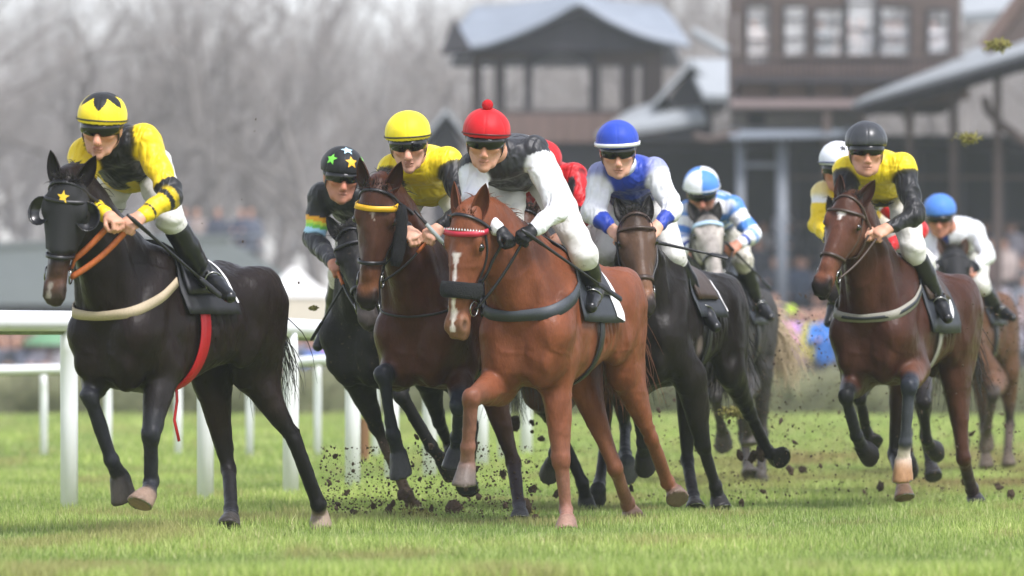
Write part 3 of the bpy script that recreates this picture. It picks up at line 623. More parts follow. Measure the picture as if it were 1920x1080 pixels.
# ------------------------------------------------------------------ crowd
def crowd_mat():
    m, nt, b = mat_new('spectator'); a = nt.nodes.new('ShaderNodeVertexColor'); a.layer_name = 'Col'; oi = nt.nodes.new('ShaderNodeObjectInfo'); sp_ = nt.nodes.new('ShaderNodeSeparateColor'); link(nt, a.outputs[0], sp_.inputs[0])
    c = mixc(nt, lin('3a3c44'), oi.outputs['Color'], sp_.outputs[0]); c = mixc(nt, c, lin('c79a84'), sp_.outputs[1]); c = mixc(nt, c, lin('3b2c22'), sp_.outputs[2]); link(nt, c, b.inputs['Base Color']); b.inputs['Roughness'].default_value = .8; return m
CM = crowd_mat(); J_, S_, HR, TR = (1, 0, 0), (0, 1, 0), (0, 0, 1), (0, 0, 0)
def person_mesh(seat, var):
    z0 = .0; hipz = .92 if not seat else .50; P = []
    for s in (1, -1):
        if seat: P += [Cone((.10*s, 0, hipz), (.12*s, -.42, hipz), .09, .07, col=TR, k=.04), Cone((.12*s, -.42, hipz), (.12*s, -.40, .06), .06, .05, col=TR, k=.03)]
        else: P += [Cone((.09*s, 0, hipz), (.10*s, -.02*var, .5), .09, .07, col=TR, k=.04), Cone((.10*s, -.02*var, .5), (.10*s, .02, .06), .065, .05, col=TR, k=.03)]
        P += [Cone((.20*s, 0, hipz+.50), (.26*s, -.04-.06*var, hipz+.24), .065, .055, col=J_, k=.04), Cone((.26*s, -.04-.06*var, hipz+.24), (.12*s if var else .24*s, -.26 if var else -.12, hipz+(.28 if var else .02)), .052, .04, col=J_, k=.03), Ell((.12*s if var else .24*s, -.29 if var else -.13, hipz+(.28 if var else -.02)), (.04, .05, .045), col=S_, k=.02)]
    P += [Cone((0, 0, hipz-.02), (0, 0, hipz+.28), .13, .135, (1, 0, 0), 1.3, col=J_, k=.05), Cone((0, 0, hipz+.28), (0, -.01, hipz+.50), .135, .10, (1, 0, 0), 1.55, col=J_, k=.05), Cone((0, 0, hipz+.52), (0, -.02, hipz+.64), .055, .05, col=S_, k=.03),
          Ell((0, -.025, hipz+.73), (.078, .095, .115), col=S_, k=.02), Ell((0, .0, hipz+.775), (.086, .095, .09), col=HR, k=.01)]
    f = Field(P, .034); V, F = f.mesh(1); o = mesh_obj('person', V, F, CM, cols=f.colors(V, .006)); return o
protos = [person_mesh(s, v) for s in (0, 1) for v in (0, 1)]; used = set()
def crowd(kind, x, y, z, colh, label, group='spectators far behind the race', rz=0, s=1.):
    p = protos[kind]
    if kind in used: p = p.copy(); COL.objects.link(p)
    used.add(kind); p.location = (x, y, z); p.rotation_euler = (0, 0, rz); p.scale = (s, s, s); p.color = (*lin(colh), 1); tag(p, label, 'spectator', group); return p
rc = np.random.default_rng(21); dull = ['5b5f6c', '6d6a6e', '7a6f72', '40434d', '8a8f9a', 'b9b4b6', '6e5a58', '4f5a6e', 'c4b4ae', '937f7d', '33363e', 'a8a3ad']
for i in range(46):   # seated rows at the left behind the far rail
    row = i % 3; x = X(-20+ (i//3)*10+rc.uniform(-4, 4)+row*4, 104+row*3); crowd(2+rc.integers(2), x, 104+row*3+rc.uniform(-.3, .3), -.05+row*.10, dull[rc.integers(12)], 'blurred spectator seated in rows left of the leading horse', 'seated spectators at the left', rc.uniform(-.4, .4))
bright = ['c02a4a', 'd84a86', '4668a8', '5b78b8', '8b8f9c', 'c8ccd4', '33363e', 'd06a8e', '6d7a90', 'b04058', '9a9aa6', '515a70']
for i in range(26): crowd(2+rc.integers(2), X(385+i*10.5+rc.uniform(-5, 5), 106), 106+rc.uniform(-1.5, 1.5), -.08+.1*rc.random(), bright[rc.integers(12)], 'blurred spectator seated beyond the hedge between the leading and black horses', 'seated spectators in the centre left', rc.uniform(-.4, .4))
for i, (px, ck) in enumerate(((345, '4a4f5e'), (368, '8a7e78'), (408, '3c414e'), (452, '434a5a'), (470, '555b68'))): crowd(rc.integers(2), X(px, 137.5), 137.6, 2.75, ck, ('leftmost', 'second from left', 'middle', 'second from right', 'rightmost')[i]+' spectator standing on the raised terrace behind the leading jockey', 'spectators on the terrace', rc.uniform(-.4, .4))
for px, d, ck, lb, hat in ((1462, 95, 'd79ab8', 'spectator in pink standing behind the pale tail', None), (1482, 96, 'a884cc', 'spectator in a lilac jacket and lime cap by the hedge', 'b4d234'), (1502, 97.5, '8e6fae', 'spectator in purple beside the lilac jacket', None), (1532, 95.5, 'c4c04c', 'spectator in a yellow jacket by the hedge', None), (1546, 94.6, '3f78c4', 'spectator in a bright blue jacket by the hedge', None), (1520, 99, '6f7480', 'spectator in grey behind the yellow jacket', None), (1448, 98, 'c9a0b4', 'spectator in pale pink, half behind the grey horse', None), (1570, 98, '7e8592', 'spectator in grey, half behind the right hand bay', None), (1345, 100, '5a5f6c', 'spectator in slate between the dark horse and the grey', None)):
    p = crowd(1 if px % 4 else 0, X(px, d), d, -.03, ck, lb, 'standing spectators on the right')
    if hat:
        hb = MB().sphere((0, -.01, 1.72), (.10, .115, .085), 12, 7); hb.tube([(0, -.09, 1.69), (0, -.19, 1.675)], [.07, .05], 8, fl=.25, side=(0, 0, 1)); hb.build('cap', flat('lime_cap', hat, .7), p, True)
for k in range(6):
    for i in range(15):
        px = 1270+i*46+rc.uniform(-18, 18)+k*9; crowd(2+rc.integers(2) if rc.random() < .6 else rc.integers(2), X2(px), D2-2.4+k*1.35, .45+.42*k, dull[rc.integers(12)], 'spectator in the shade of the grandstand steps', 'spectators on the grandstand steps', rc.uniform(-.4, .4))
for px, wn_ in ((1420, 'first'), (1546, 'third'), (1600, 'left side of the fourth'), (1622, 'right side of the fourth'), (1676, 'left side of the fifth'), (1692, 'right side of the fifth'), (1760, 'last')): crowd(rc.integers(2), X2(px), D2+1.6, Z2(160)-.2, dull[rc.integers(12)], 'spectator seen through the '+wn_+' tower window of the grandstand', 'spectators in the tower', rc.uniform(-.5, .5))
part('tower_floor', wood2, gs, lambda mb: mb.box((X2(1384), D2+.26, Z2(196)), (X2(1799), D2+4.9, Z2(160)-.2)))
# ------------------------------------------------------------------ bare winter trees
bark = simple('bark', lin('87827d'), .9, var=.3, nscale=6, bmp=.4); twig = simple('twig_bark', lin('958f8a'), .9, var=.3, nscale=3, bmp=0)
def tree_proto(seed, H):
    r = np.random.default_rng(seed); tk_ = MB(); br = MB(); tw = MB()
    def grow(p, d, L, rad, lev):
        n = 4 if lev < 2 else 3; P = [p]; q = d
        for i in range(n): q = nrm(q+r.normal(0, .10+.05*lev, 3)+A((0, 0, .05))); P.append(P[-1]+q*L/n)
        R_ = [rad*(1-.55*i/n) for i in range(n+1)]; (tk_ if lev == 0 else br if lev < 3 else tw).tube(P, R_, 7 if lev == 0 else 5 if lev < 2 else 3, cap=False)
        if lev == 4: return
        nc = (8, 6, 6, 6)[lev]
        for j in range(nc):
            t = r.uniform(.35 if lev == 0 else .2, 1); k = min(int(t*n), n-1); b = P[k]+(P[k+1]-P[k])*(t*n-k); ax_ = perp(r.normal(0, 1, 3), q); a_ = r.uniform(.45, 1.0)
            grow(b, nrm(q*math.cos(a_)+ax_*math.sin(a_)), L*r.uniform(.42, .68), rad*(1-.5*t)*.5, lev+1)
    grow(A((0, 0, -.1)), A((0, 0, 1)), H*.55, H*.013, 0)
    e = empty('bare_tree'); tk_.build('trunk', bark, e, True); b_ = br.build('branch', bark, e, True); t_ = tw.build('crown', twig, e, True); return e
tp = [tree_proto(s, 20) for s in (1, 2, 3, 4)]
tl = np.random.default_rng(5); tused = set()
for i in range(132):
    k = i % 4; e = tp[k]
    if k in tused:
        c_ = e.copy(); COL.objects.link(c_)
        for ch in e.children: q_ = ch.copy(); COL.objects.link(q_); q_.parent = c_
        e = c_
    tused.add(k); d = 185+tl.random()**1.1*230; px = -380+2680*((i*.618034) % 1.0); e.location = (X(px, d), d, 0); e.rotation_euler = (0, 0, tl.uniform(0, 6.28)); s = tl.uniform(.75, 1.15)*(1+.5*(d-185)/230); e.scale = (s, s, s*tl.uniform(.9, 1.15))
    tag(e, 'bare winter tree in the misty wood behind the course', 'tree', 'bare trees in the background')

# ------------------------------------------------------------------ horses
class Hoof:
    def __init__(s, a, b, ra, rb, fwd, col=None, tg=None, k=.012):
        s.a, s.b, s.ra, s.rb, s.col, s.tag, s.k, s.sub = A(a), A(b), ra, rb, col, tg, k, False
        s.x = nrm(s.b-s.a); s.L = np.linalg.norm(s.b-s.a); s.f = perp(fwd, s.x)
        m = max(ra, rb)*1.3; s.lo = np.minimum(s.a, s.b)-m; s.hi = np.maximum(s.a, s.b)+m
    def t(s, X, Y, Z): return np.clip(((X-s.a[0])*s.x[0]+(Y-s.a[1])*s.x[1]+(Z-s.a[2])*s.x[2])/s.L, 0, 1)
    def d(s, X, Y, Z):
        q = (X-s.a[0], Y-s.a[1], Z-s.a[2]); u = q[0]*s.x[0]+q[1]*s.x[1]+q[2]*s.x[2]
        v = q[0]*s.f[0]+q[1]*s.f[1]+q[2]*s.f[2]; q2 = q[0]**2+q[1]**2+q[2]**2-u*u
        v2 = v-.018*np.clip(u/s.L, 0, 1); q2 = q2-v*v+(v2/1.12)**2
        r = s.ra+(s.rb-s.ra)*np.clip(u/s.L, 0, 1); u2 = u-.25*v
        return np.maximum(np.sqrt(np.maximum(q2, 0))-r, np.maximum(-u, u2-s.L))
def hair(roots, dirs, length, droop, rad, nseg=5, spread=.15, wind=(0, 0, 0), rng=None):
    mb = MB(); rng = rng or RNG
    for p, d in zip(roots, dirs):
        L = length*rng.uniform(.6, 1.1); d = nrm(nrm(d)+rng.normal(0, spread, 3)); P = [A(p)]
        for i in range(nseg):
            d = nrm(d+A((0, 0, -droop))+A(wind)+rng.normal(0, .15, 3)); P.append(P[-1]+d*L/nseg)
        mb.tube(P, [rad*(1-.85*i/nseg) for i in range(nseg+1)], n=3, cap=False)
    return mb
def build_horse(key, c, spec):
    sc = c['sc']; h = spec.get('h', .013); T = lambda f, l, z: A((f, l, z))*sc
    base = lin(spec['coat']); dark = lin(spec['dark']); light = lin(spec.get('light', spec['coat'])); muzc = lin(spec['muzzle'])
    P = []; Lx = A((0, 1, 0)); shoes = []
    bel = ramp((0, base), (1, base))
    def trunk_col(t, V):
        z = V[:, 2]/sc; w = np.clip((z-.86)/.25, 0, 1)[:, None]; return A(light)*(1-w)+A(base)*w
    P.append(Loft((0, 0, 0), (1, 0, 0), (0, 0, 1), (0, 1, 0), [(f*sc, a*sc, b*sc, w*sc) for f, a, b, w in
        [(-.80, 1.22, .10, .08), (-.74, 1.20, .19, .145), (-.60, 1.215, .255, .20), (-.40, 1.22, .282, .235), (-.15, 1.19, .302, .26), (.10, 1.16, .345, .275),
         (.30, 1.155, .378, .26), (.48, 1.175, .38, .225), (.62, 1.12, .31, .195), (.75, 1.05, .19, .15)]], top=.16, col=trunk_col, k=.05))
    for s in (1, -1):
        P += [Cone(T(.40, .10*s, 1.46), T(.62, .148*s, 1.12), .10*sc, .105*sc, col=base, k=.08),          # scapula
              Ell(T(.655, .088*s, .965), A((.12, .108, .18))*sc, col=base, k=.014),                         # pectorals
              Ell(T(.46, .15*s, 1.02), A((.13, .095, .19))*sc, col=base, k=.035), Ell(T(.36, .17*s, 1.10), A((.11, .085, .16))*sc, col=base, k=.03), Ell(T(.57, .17*s, 1.22), A((.075, .07, .17))*sc, ax=((.8, 0, .5), (0, 1, 0), (-.5, 0, .85)), col=base, k=.03), Ell(T(-.66, .13*s, 1.10), A((.13, .09, .22))*sc, col=base, k=.03), Ell(T(-.40, .175*s, 1.10), A((.12, .085, .20))*sc, ax=((1, 0, .4), (0, 1, 0), (-.4, 0, 1)), col=base, k=.035),
              Ell(T(-.55, .135*s, 1.20), A((.26, .105, .24))*sc, col=base, k=.06),                        # haunch
              Ell(T(-.42, .15*s, 1.32), A((.15, .09, .10))*sc, col=base, k=.06)]
    P.append(Ell(T(.58, 0, 1.20), A((.17, .205, .24))*sc, col=base, k=.09))
    # legs
    for kname in ('RF', 'LF', 'RH', 'LH'):
        J = [A(p) for p in c['legs'][kname]]; fore = kname[1] == 'F'; s = 1 if kname[0] == 'L' else -1
        lc = [lin(x) for x in spec['legs'][kname]]   # upper, knee, cannon, pastern, hoof
        g0, g1, g2, g3, g4, g5 = J
        fw = lambda a, b: nrm(np.cross(nrm(b-a), Lx))
        u1 = nrm(g2-g1); u2 = nrm(g3-g2); u3 = nrm(g4-g3)
        if fore:
            fa = fw(g1, g2); fc = fw(g2, g3); bk = -fc
            P.append(Cone(g0, g1, .125*sc, .115*sc, Lx, .8, col=base, k=.07))
            P.append(Cone(g1, g2, .104*sc, .050*sc, Lx, .92, col=ramp((0, base), (.25, lc[0]), (.62, lc[0]), (.86, lc[1]), (1, lc[1])), k=.035))
            P.append(Ell(g1+(g2-g1)*.28+fa*.040*sc, A((.050, .060, .150))*sc, ax=(fa, Lx, u1), col=lc[0], k=.014))                       # extensors
            P.append(Ell(g1+(g2-g1)*.30+Lx*s*.048*sc-fa*.012*sc, A((.040, .034, .160))*sc, ax=(fa, Lx, u1), col=lc[0], k=.012))
            P.append(Ell(g1+(g2-g1)*.20-fa*.052*sc, A((.052, .058, .140))*sc, ax=(fa, Lx, u1), col=base, k=.016))                        # flexors
            P.append(Cone(g1+(g2-g1)*.45-fa*.035*sc, g2-fa*.036*sc, .030*sc, .020*sc, Lx, 1.1, col=lc[1], k=.012))
            kn = nrm(fa+fc)
            for q_ in (1, -1):
                P.append(Ell(g2+Lx*q_*.022*sc+kn*.010*sc-u1*.012*sc, A((.036, .030, .034))*sc, ax=(kn, Lx, nrm(u1+u2)), col=lc[1], k=.014))
                P.append(Ell(g2+Lx*q_*.020*sc+kn*.006*sc+u2*.026*sc, A((.034, .028, .030))*sc, ax=(kn, Lx, u2), col=lc[1], k=.014))
            P.append(Ell(g2-kn*.034*sc+u2*.004, A((.020, .022, .034))*sc, ax=(kn, Lx, u2), col=lc[1], k=.012))
            P.append(Cone(g2, g3, .039*sc, .034*sc, Lx, 1.0, col=ramp((0, lc[1]), (.35, lc[2]), (1, lc[2])), k=.016))
            P.append(Cone(g2+bk*.036*sc, g3+bk*.030*sc, .0195*sc, .022*sc, Lx, .95, col=lc[2], k=.006))
        else:
            fa = fw(g1, g2); fc = fw(g2, g3); bk = -fc; ba = -fa
            P.append(Cone(g0+T(-.03, .0, -.02), g1, .215*sc, .135*sc, Lx, .60, col=base, k=.07))
            P.append(Cone(g0+T(-.17, 0, -.02), g1+(g2-g1)*.35+ba*.045*sc, .13*sc, .07*sc, Lx, .72, col=base, k=.03))                   # hamstring
            P.append(Cone(g0+T(.06, .03*s, -.05), g1+(g2-g1)*.05, .13*sc, .10*sc, Lx, .72, col=base, k=.025))                          # quadriceps
            P.append(Ell(g1+fa*.02*sc, A((.075, .07, .075))*sc, ax=(fa, Lx, u1), col=base, k=.02))                                     # stifle
            P.append(Cone(g1, g2, .118*sc, .044*sc, Lx, .76, col=ramp((0, base), (.5, lc[0]), (.8, lc[1]), (1, lc[1])), k=.035))
            P.append(Ell(g1+(g2-g1)*.32+fa*.022*sc, A((.058, .058, .16))*sc, ax=(fa, Lx, u1), col=lc[0], k=.014))
            P.append(Ell(g1+(g2-g1)*.30+ba*.040*sc, A((.060, .058, .15))*sc, ax=(fa, Lx, u1), col=lc[0], k=.014))
            hk = g2+nrm(ba+bk)*.055*sc-u1*.028*sc
            P.append(Cone(g1+(g2-g1)*.45+ba*.045*sc, hk, .026*sc, .018*sc, Lx, .8, col=lc[1], k=.012))
            P.append(Cone(hk, g3+(g2-g3)*.45+bk*.030*sc, .024*sc, .018*sc, Lx, .9, col=lc[1], k=.012))
            P.append(Ell(g2+u2*.006, A((.046, .044, .060))*sc, ax=(fc, Lx, nrm(u1+u2)), col=lc[1], k=.016))
            P.append(Cone(g2, g3, .042*sc, .035*sc, Lx, .96, col=ramp((0, lc[1]), (.35, lc[2]), (1, lc[2])), k=.016))
            P.append(Cone(g2+(g3-g2)*.3+bk*.032*sc, g3+bk*.030*sc, .018*sc, .022*sc, Lx, .95, col=lc[2], k=.006))
        P.append(Ell(g3, A((.040, .042, .042))*sc, ax=(fc, Lx, nrm(u2+u3)), col=lc[2], k=.012))
        for q_ in (1, -1): P.append(Ell(g3+bk*.026*sc+Lx*q_*.014*sc, A((.024, .019, .030))*sc, ax=(bk, Lx, nrm(u2+u3)), col=lc[2], k=.008))
        P.append(Cone(g3, g4, .036*sc, .043*sc, col=ramp((0, lc[2]), (.4, lc[3]), (1, lc[3])), k=.012))
        P.append(Ell(g4-u3*.004, A((.052, .051, .014))*sc, ax=(fc, Lx, u3), col=lc[3], k=.008))
        hl = g5-g4; hl = nrm(hl)*min(max(np.linalg.norm(hl), .085*sc), .125*sc)
        fh = nrm(np.cross(nrm(hl), Lx)); shoes.append((g4+hl, nrm(hl), fh))
        P.append(Hoof(g4, g4+hl, .050*sc, .067*sc, fh, col=lc[4], k=.003))
    # grooves between the muscle groups
    for s in (1, -1):
        P += [Cone(T(-.22, .285*s, 1.06), T(-.34, .26*s, .96), .03*sc, .02*sc, k=.07, sub=True)]
        for j in range(6): P.append(Cone(T(.12-.075*j, .268*s, 1.26), T(.04-.075*j, .25*s, 1.02), .003*sc, .003*sc, k=.03, sub=True))
    P.append(Cone(T(.79, 0, 1.06), T(.76, 0, .84), .014*sc, .016*sc, k=.04, sub=True))
    # head frame
    po = A(c['poll']); mz = A(c['muz']); a = nrm(mz-po); n = perp(c['fn'], a); s_ = np.cross(n, a); Lh = np.linalg.norm(mz-po); q = Lh/.62
    hp = lambda t, x, v: po+a*(t*Lh)+s_*(x*q)+n*(v*q)
    # neck
    N0 = T(.46, 0, 1.27); N3 = hp(.10, 0, -.12); dd = np.linalg.norm(N3-N0); N1 = N0+A((.60, 0, .45))*dd*.42; N2 = N3+(-n*.55-a*.35+A((0, 0, 0)))*dd*.28
    m = 9; prev = None
    rr = [.31, .29, .258, .230, .206, .186, .168, .152, .140]; ff = [.72, .63, .57, .54, .53, .54, .56, .58, .62]
    neckP = []
    for i in range(m):
        t = i/(m-1); p = N0*(1-t)**3+3*N1*t*(1-t)**2+3*N2*t*t*(1-t)+N3*t**3; neckP.append(p)
        if prev is not None:
            P.append(Cone(prev, p, rr[i-1]*sc, rr[i]*sc*(.5+.5*q), Lx*(1-t)+s_*t, ff[i], col=base, k=.035))
        prev = p
    fcol = lin(spec.get('face', spec['coat']))
    for s in (1, -1):   # brachiocephalic muscle, jugular groove under it; throat
        pa_ = neckP[-2]+(Lx*.25+s_*.75)*.062*s*sc-n*.02; pm_ = neckP[4]+perp(Lx*.6+s_*.4, neckP[5]-neckP[4])*.088*s*sc; pe_ = T(.66, .135*s, 1.13)
        P += [Cone(pa_, pm_, .048*sc, .062*sc, col=base, k=.016), Cone(pm_, pe_, .062*sc, .075*sc, col=base, k=.018)]
        P += [Ell(T(.35, .178*s, 1.03), A((.135, .075, .125))*sc, ax=((1, 0, .5), (0, 1, 0), (-.5, 0, 1)), col=base, k=.014),       # triceps
              Ell(T(.70, .135*s, .99), A((.075, .062, .135))*sc, ax=((1, 0, .2), (0, 1, 0), (-.2, 0, 1)), col=base, k=.010),       # pectoral, outer
              Ell(T(.56, .185*s, 1.20), A((.05, .05, .17))*sc, ax=((.85, 0, .5), (0, 1, 0), (-.5, 0, .85)), col=base, k=.012),     # shoulder blade edge
              Ell(T(-.70, .10*s, 1.06), A((.10, .07, .24))*sc, ax=((1, 0, -.15), (0, 1, 0), (.15, 0, 1)), col=base, k=.014)]
    def headcol(t, V):
        w = np.clip((t-.62)/.22, 0, 1)[:, None]; w2 = np.clip((t-.84)/.08, 0, 1)[:, None]
        cc = A(fcol)*(1-w)+A(lin(spec.get('nose', spec['coat'])))*w; return cc*(1-w2)+A(muzc)*w2
    P.append(Loft(po, a, n, s_, [(t*Lh, v*q, hd*q, hw*q) for t, v, hd, hw in
        [(-.02, -.075, .045, .045), (.02, -.08, .080, .074), (.12, -.088, .098, .092), (.24, -.095, .105, .098), (.33, -.096, .105, .092), (.46, -.088, .092, .074), (.60, -.075, .076, .058),
         (.74, -.068, .064, .051), (.86, -.064, .060, .055), (.95, -.064, .055, .052), (1.0, -.066, .030, .034)]], top=-.02, col=headcol, k=.02))
    for s in (1, -1):
        P += [Ell(hp(.30, .048*s, -.155), A((.125, .048, .095))*q, ax=(a, s_, n), col=fcol, k=.03),           # cheek
              Ell(hp(.225, .082*s, -.040), A((.055, .026, .030))*q, ax=(a, s_, n), col=fcol, k=.025),         # brow ridge
              Ell(hp(.30, .092*s, -.082), A((.03, .012, .012))*q, ax=(a, s_, n), col=fcol, k=.015),           # lower lid
              Cone(hp(.40, .068*s, -.095), hp(.56, .052*s, -.085), .015*q, .010*q, col=fcol, k=.02),          # facial crest
              Ell(hp(.885, .040*s, -.036), A((.044, .024, .030))*q, ax=(nrm(a+s_*s*.25), s_, n), col=muzc, k=.02),
              Ell(hp(.885, .062*s, -.034), A((.026, .016, .017))*q, ax=(nrm(a+n*.5), s_, n), col=muzc, k=.012, sub=True),
              Ell(hp(.265, .106*s, -.066), A((.028, .016, .019))*q, ax=(a, s_, n), k=.012, sub=True)]
    P += [Cone(hp(.20, 0, -.022), hp(.72, 0, -.020), .028*q, .026*q, s_, 1.1, col=lambda t, V: headcol(.2+.5*t, V), k=.03),
          Ell(hp(.945, 0, -.112), A((.042, .034, .030))*q, ax=(a, s_, n), col=muzc, k=.018),
          Ell(hp(.965, 0, -.094), A((.06, .055, .006))*q, ax=(nrm(a-n*.1), s_, n), k=.006, sub=True),
          Cone(hp(.42, 0, -.165), hp(.9, 0, -.105), .035*q, .028*q, col=fcol, k=.03)]
    fld = Field(P, h); V, F = fld.mesh(1); C = fld.colors(V, .009); V0 = V; V = V+fld.grad(V)*(.0050*vnoise(V, 6, 1)+.0050*vnoise(V, (15, 15, 9), 2)*np.clip((V[:, 2]-.35*sc)/.4, .25, 1)+.0014*vnoise(V, 34, 3)+.0034*np.clip(1-np.abs(vnoise(V, 4.6, 17))/.07, 0, 1)*(V[:, 2] > .45*sc))[:, None]; C = C*(1+.16*vnoise(V, 5, 41)+.12*vnoise(V, (13, 13, 7), 42)+.10*vnoise(V, (26, 26, 15), 44)+.07*vnoise(V, (60, 60, 25), 43))[:, None]
    # markings on the face
    d = V-po; u = d@a/Lh; w = d@s_/q; v = d@n/q
    for (u0, u1, w0, w1, wd0, wd1, colr) in spec.get('marks', []):
        t = np.clip((u-u0)/(u1-u0), 0, 1); wc = w0+(w1-w0)*t; ww = (wd0+(wd1-wd0)*t)*(1+.35*np.sin(u*41)+.2*np.sin(u*97+1))
        mk = np.clip(1.2-((w-wc)/ww)**2, 0, 1)*np.clip((u-u0)/.012+.5, 0, 1)*np.clip((u1-u)/.012+.5, 0, 1)*(v > -.075)*(np.abs(w) < .12)*(np.abs(u-.5) < .7)
        C = C*(1-mk[:, None])+A(lin(colr))*mk[:, None]
    nr = np.zeros(len(V))
    for s in (1, -1):
        e = (V-hp(.885, .060*s, -.034))@np.stack([a/1.5, s_, n], 1); nr = np.maximum(nr, np.clip(1.3-np.linalg.norm(e, axis=1)/(.019*q), 0, 1))
        e = (V-hp(.265, .100*s, -.066))@np.stack([a/1.5, s_, n], 1); nr = np.maximum(nr, .7*np.clip(1.5-np.linalg.norm(e, axis=1)/(.020*q), 0, 1))
    C = C*(1-.85*nr[:, None])+A((.012, .009, .008))*.85*nr[:, None]
    if 'patch' in spec:
        for (f, l, z, r, colr) in spec['patch']:
            e = np.linalg.norm(V-T(f, l, z), axis=1)/r; mk = np.clip(1.5-e-.3*vnoise(V, 22, 3), 0, 1)[:, None]*.9; C = C*(1-mk)+A(lin(colr))*mk
    if 'dapple' in spec:
        nz = vnoise(V, 26, 5)*.5+vnoise(V, 60, 9)*.5; t0 = np.clip((u-.1)/.9, 0, 1)
        C = C*(1+.45*nz[:, None]*spec['dapple'])
    if 'blotch' in spec: C = C*(1+spec['blotch']*vnoise(V, 7, 11)[:, None])
    C = np.clip(C, .002, 1)
    # ears, part of the same body mesh
    ev, ef, ec = [], [], []
    for s in (1, -1):
        ed = nrm(-a*spec.get('ear', (.85, .05))[0]+n*spec.get('ear', (.85, .05))[1]+s_*s*spec.get('ears', .42)); cup = perp(n*.85+s_*s*.5, ed); sd = np.cross(ed, cup); bp = hp(.035, .056*s, -.055); EL = .185*q
        nu, nv = 7, 8; b0 = len(ev)
        for lay in (0, 1):
            for j in range(nv):
                tv = j/(nv-1); wd = .040*q*(math.sin(math.pi*(.24+.76*tv)))**.8*(1 if tv < .999 else 0)+.001
                for i in range(nu):
                    uu = -1+2*i/(nu-1); dep = (-(1-uu*uu)*.75*wd-.010*tv)+(-.010*q*(1-tv*.6) if lay == 0 else 0)
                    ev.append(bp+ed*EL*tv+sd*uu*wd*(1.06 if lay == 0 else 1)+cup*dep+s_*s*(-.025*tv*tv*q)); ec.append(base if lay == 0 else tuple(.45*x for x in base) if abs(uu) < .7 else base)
        for lay in (0, 1):
            for j in range(nv-1):
                for i in range(nu-1):
                    k0 = b0+lay*nu*nv+j*nu+i; f = (k0, k0+1, k0+nu+1, k0+nu); ef.append(f if lay == 0 else f[::-1])
        for j in range(nv-1):
            for i in (0, nu-1): k0 = b0+j*nu+i; ef.append((k0, k0+nu, k0+nu+nu*nv, k0+nu*nv))
    V2 = np.concatenate([V, np.array(ev)]); F2 = np.concatenate([F, np.array(ef)+len(V)]); C2 = np.concatenate([C, np.array(ec)])
    th = R(c['th']); rz = math.atan2(-math.cos(th), -math.sin(th))
    root = empty('race_horse', (c['o'][0], c['o'][1], 0), rz)
    tag(root, spec['label'], 'horse', 'horses galloping in the race')
    body = mesh_obj('body', V2, F2, M['coat_muddy' if spec.get('muddy') else 'coat'], root, cols=C2)
    for s in (1, -1):
        e = MB().sphere((0, 0, 0), .021*q, 12, 8); o = e.build('eye', M['eye'], root, True); o.location = hp(.265, .096*s, -.056)
    if h < .0135:
        for (p, x, f) in shoes:
            f = perp(f, x); sd = np.cross(x, f); f2 = nrm(f+x*.25); sh_ = MB(); sh_.tube([p+f*.016*sc+(f2*math.cos(t)*.066+sd*math.sin(t)*.060)*sc-x*.001 for t in np.linspace(-2.3, 2.3, 17)], .0055*sc, 5, cap=True); sh_.build('horseshoe', M['metal'], root, True)
    hm = M[spec.get('hair', 'hair')]
    # mane along the crest, forelock between the ears
    rng = np.random.default_rng(abs(hash(key)) % 1000 if False else sum(map(ord, key)))
    rt, dr = [], []
    for i in range(320):
        t = rng.uniform(.12, .98)*(m-1); j = min(int(t), m-2); p = neckP[j]*(1-(t-j))+neckP[j+1]*(t-j); tg_ = nrm(neckP[j+1]-neckP[j]); sd = perp(Lx*(1-t/(m-1))+s_*t/(m-1), tg_); up = np.cross(tg_, sd); up = up if up[2] > 0 else -up
        p2 = p+up*.30; rr_ = np.linspace(.30, 0, 60); sv = fld.sdf(p+up[None, :]*rr_[:, None]); k = np.argmax(sv < 0); rt.append(p+up*(rr_[k]-.006)+sd*rng.normal(0, .008)); dr.append(up*.25-tg_*.9+sd*rng.choice([-1., 1.])*.6)
    hair(rt, dr, .095, .22, .0045, 4, .3, rng=rng).build('mane', hm, root, True)
    rt = [hp(rng.uniform(-.01, .05), rng.normal(0, .028), -.035) for _ in range(130)]; fd = spec.get('fore', (0, .6, .5))
    hair(rt, [a*fd[0]+n*fd[1]-a*fd[2]+s_*rng.normal(0, .7) for _ in rt], spec.get('forelen', .085), .05, .004, 4, .4, rng=rng).build('forelock', hm, root, True)
    td = spec.get('tail', (-.6, 0, -.3)); rt = [T(-.79, 0, 1.31)+rng.normal(0, .020, 3) for _ in range(spec.get('tailn', 190))]
    hair(rt, [A(td) for _ in rt], spec.get('taillen', .75), spec.get('taildroop', .30), .0055, 8, .16, spec.get('tailwind', (0, 0, 0)), rng=rng).build('tail', hm if 'tailhair' not in spec else M[spec['tailhair']], root, True)
    return dict(root=root, fld=fld, hp=hp, a=a, n=n, s=s_, q=q, Lh=Lh, T=T, c=c, V=V, spec=spec, sc=sc, neck=neckP, body=body, po=po)

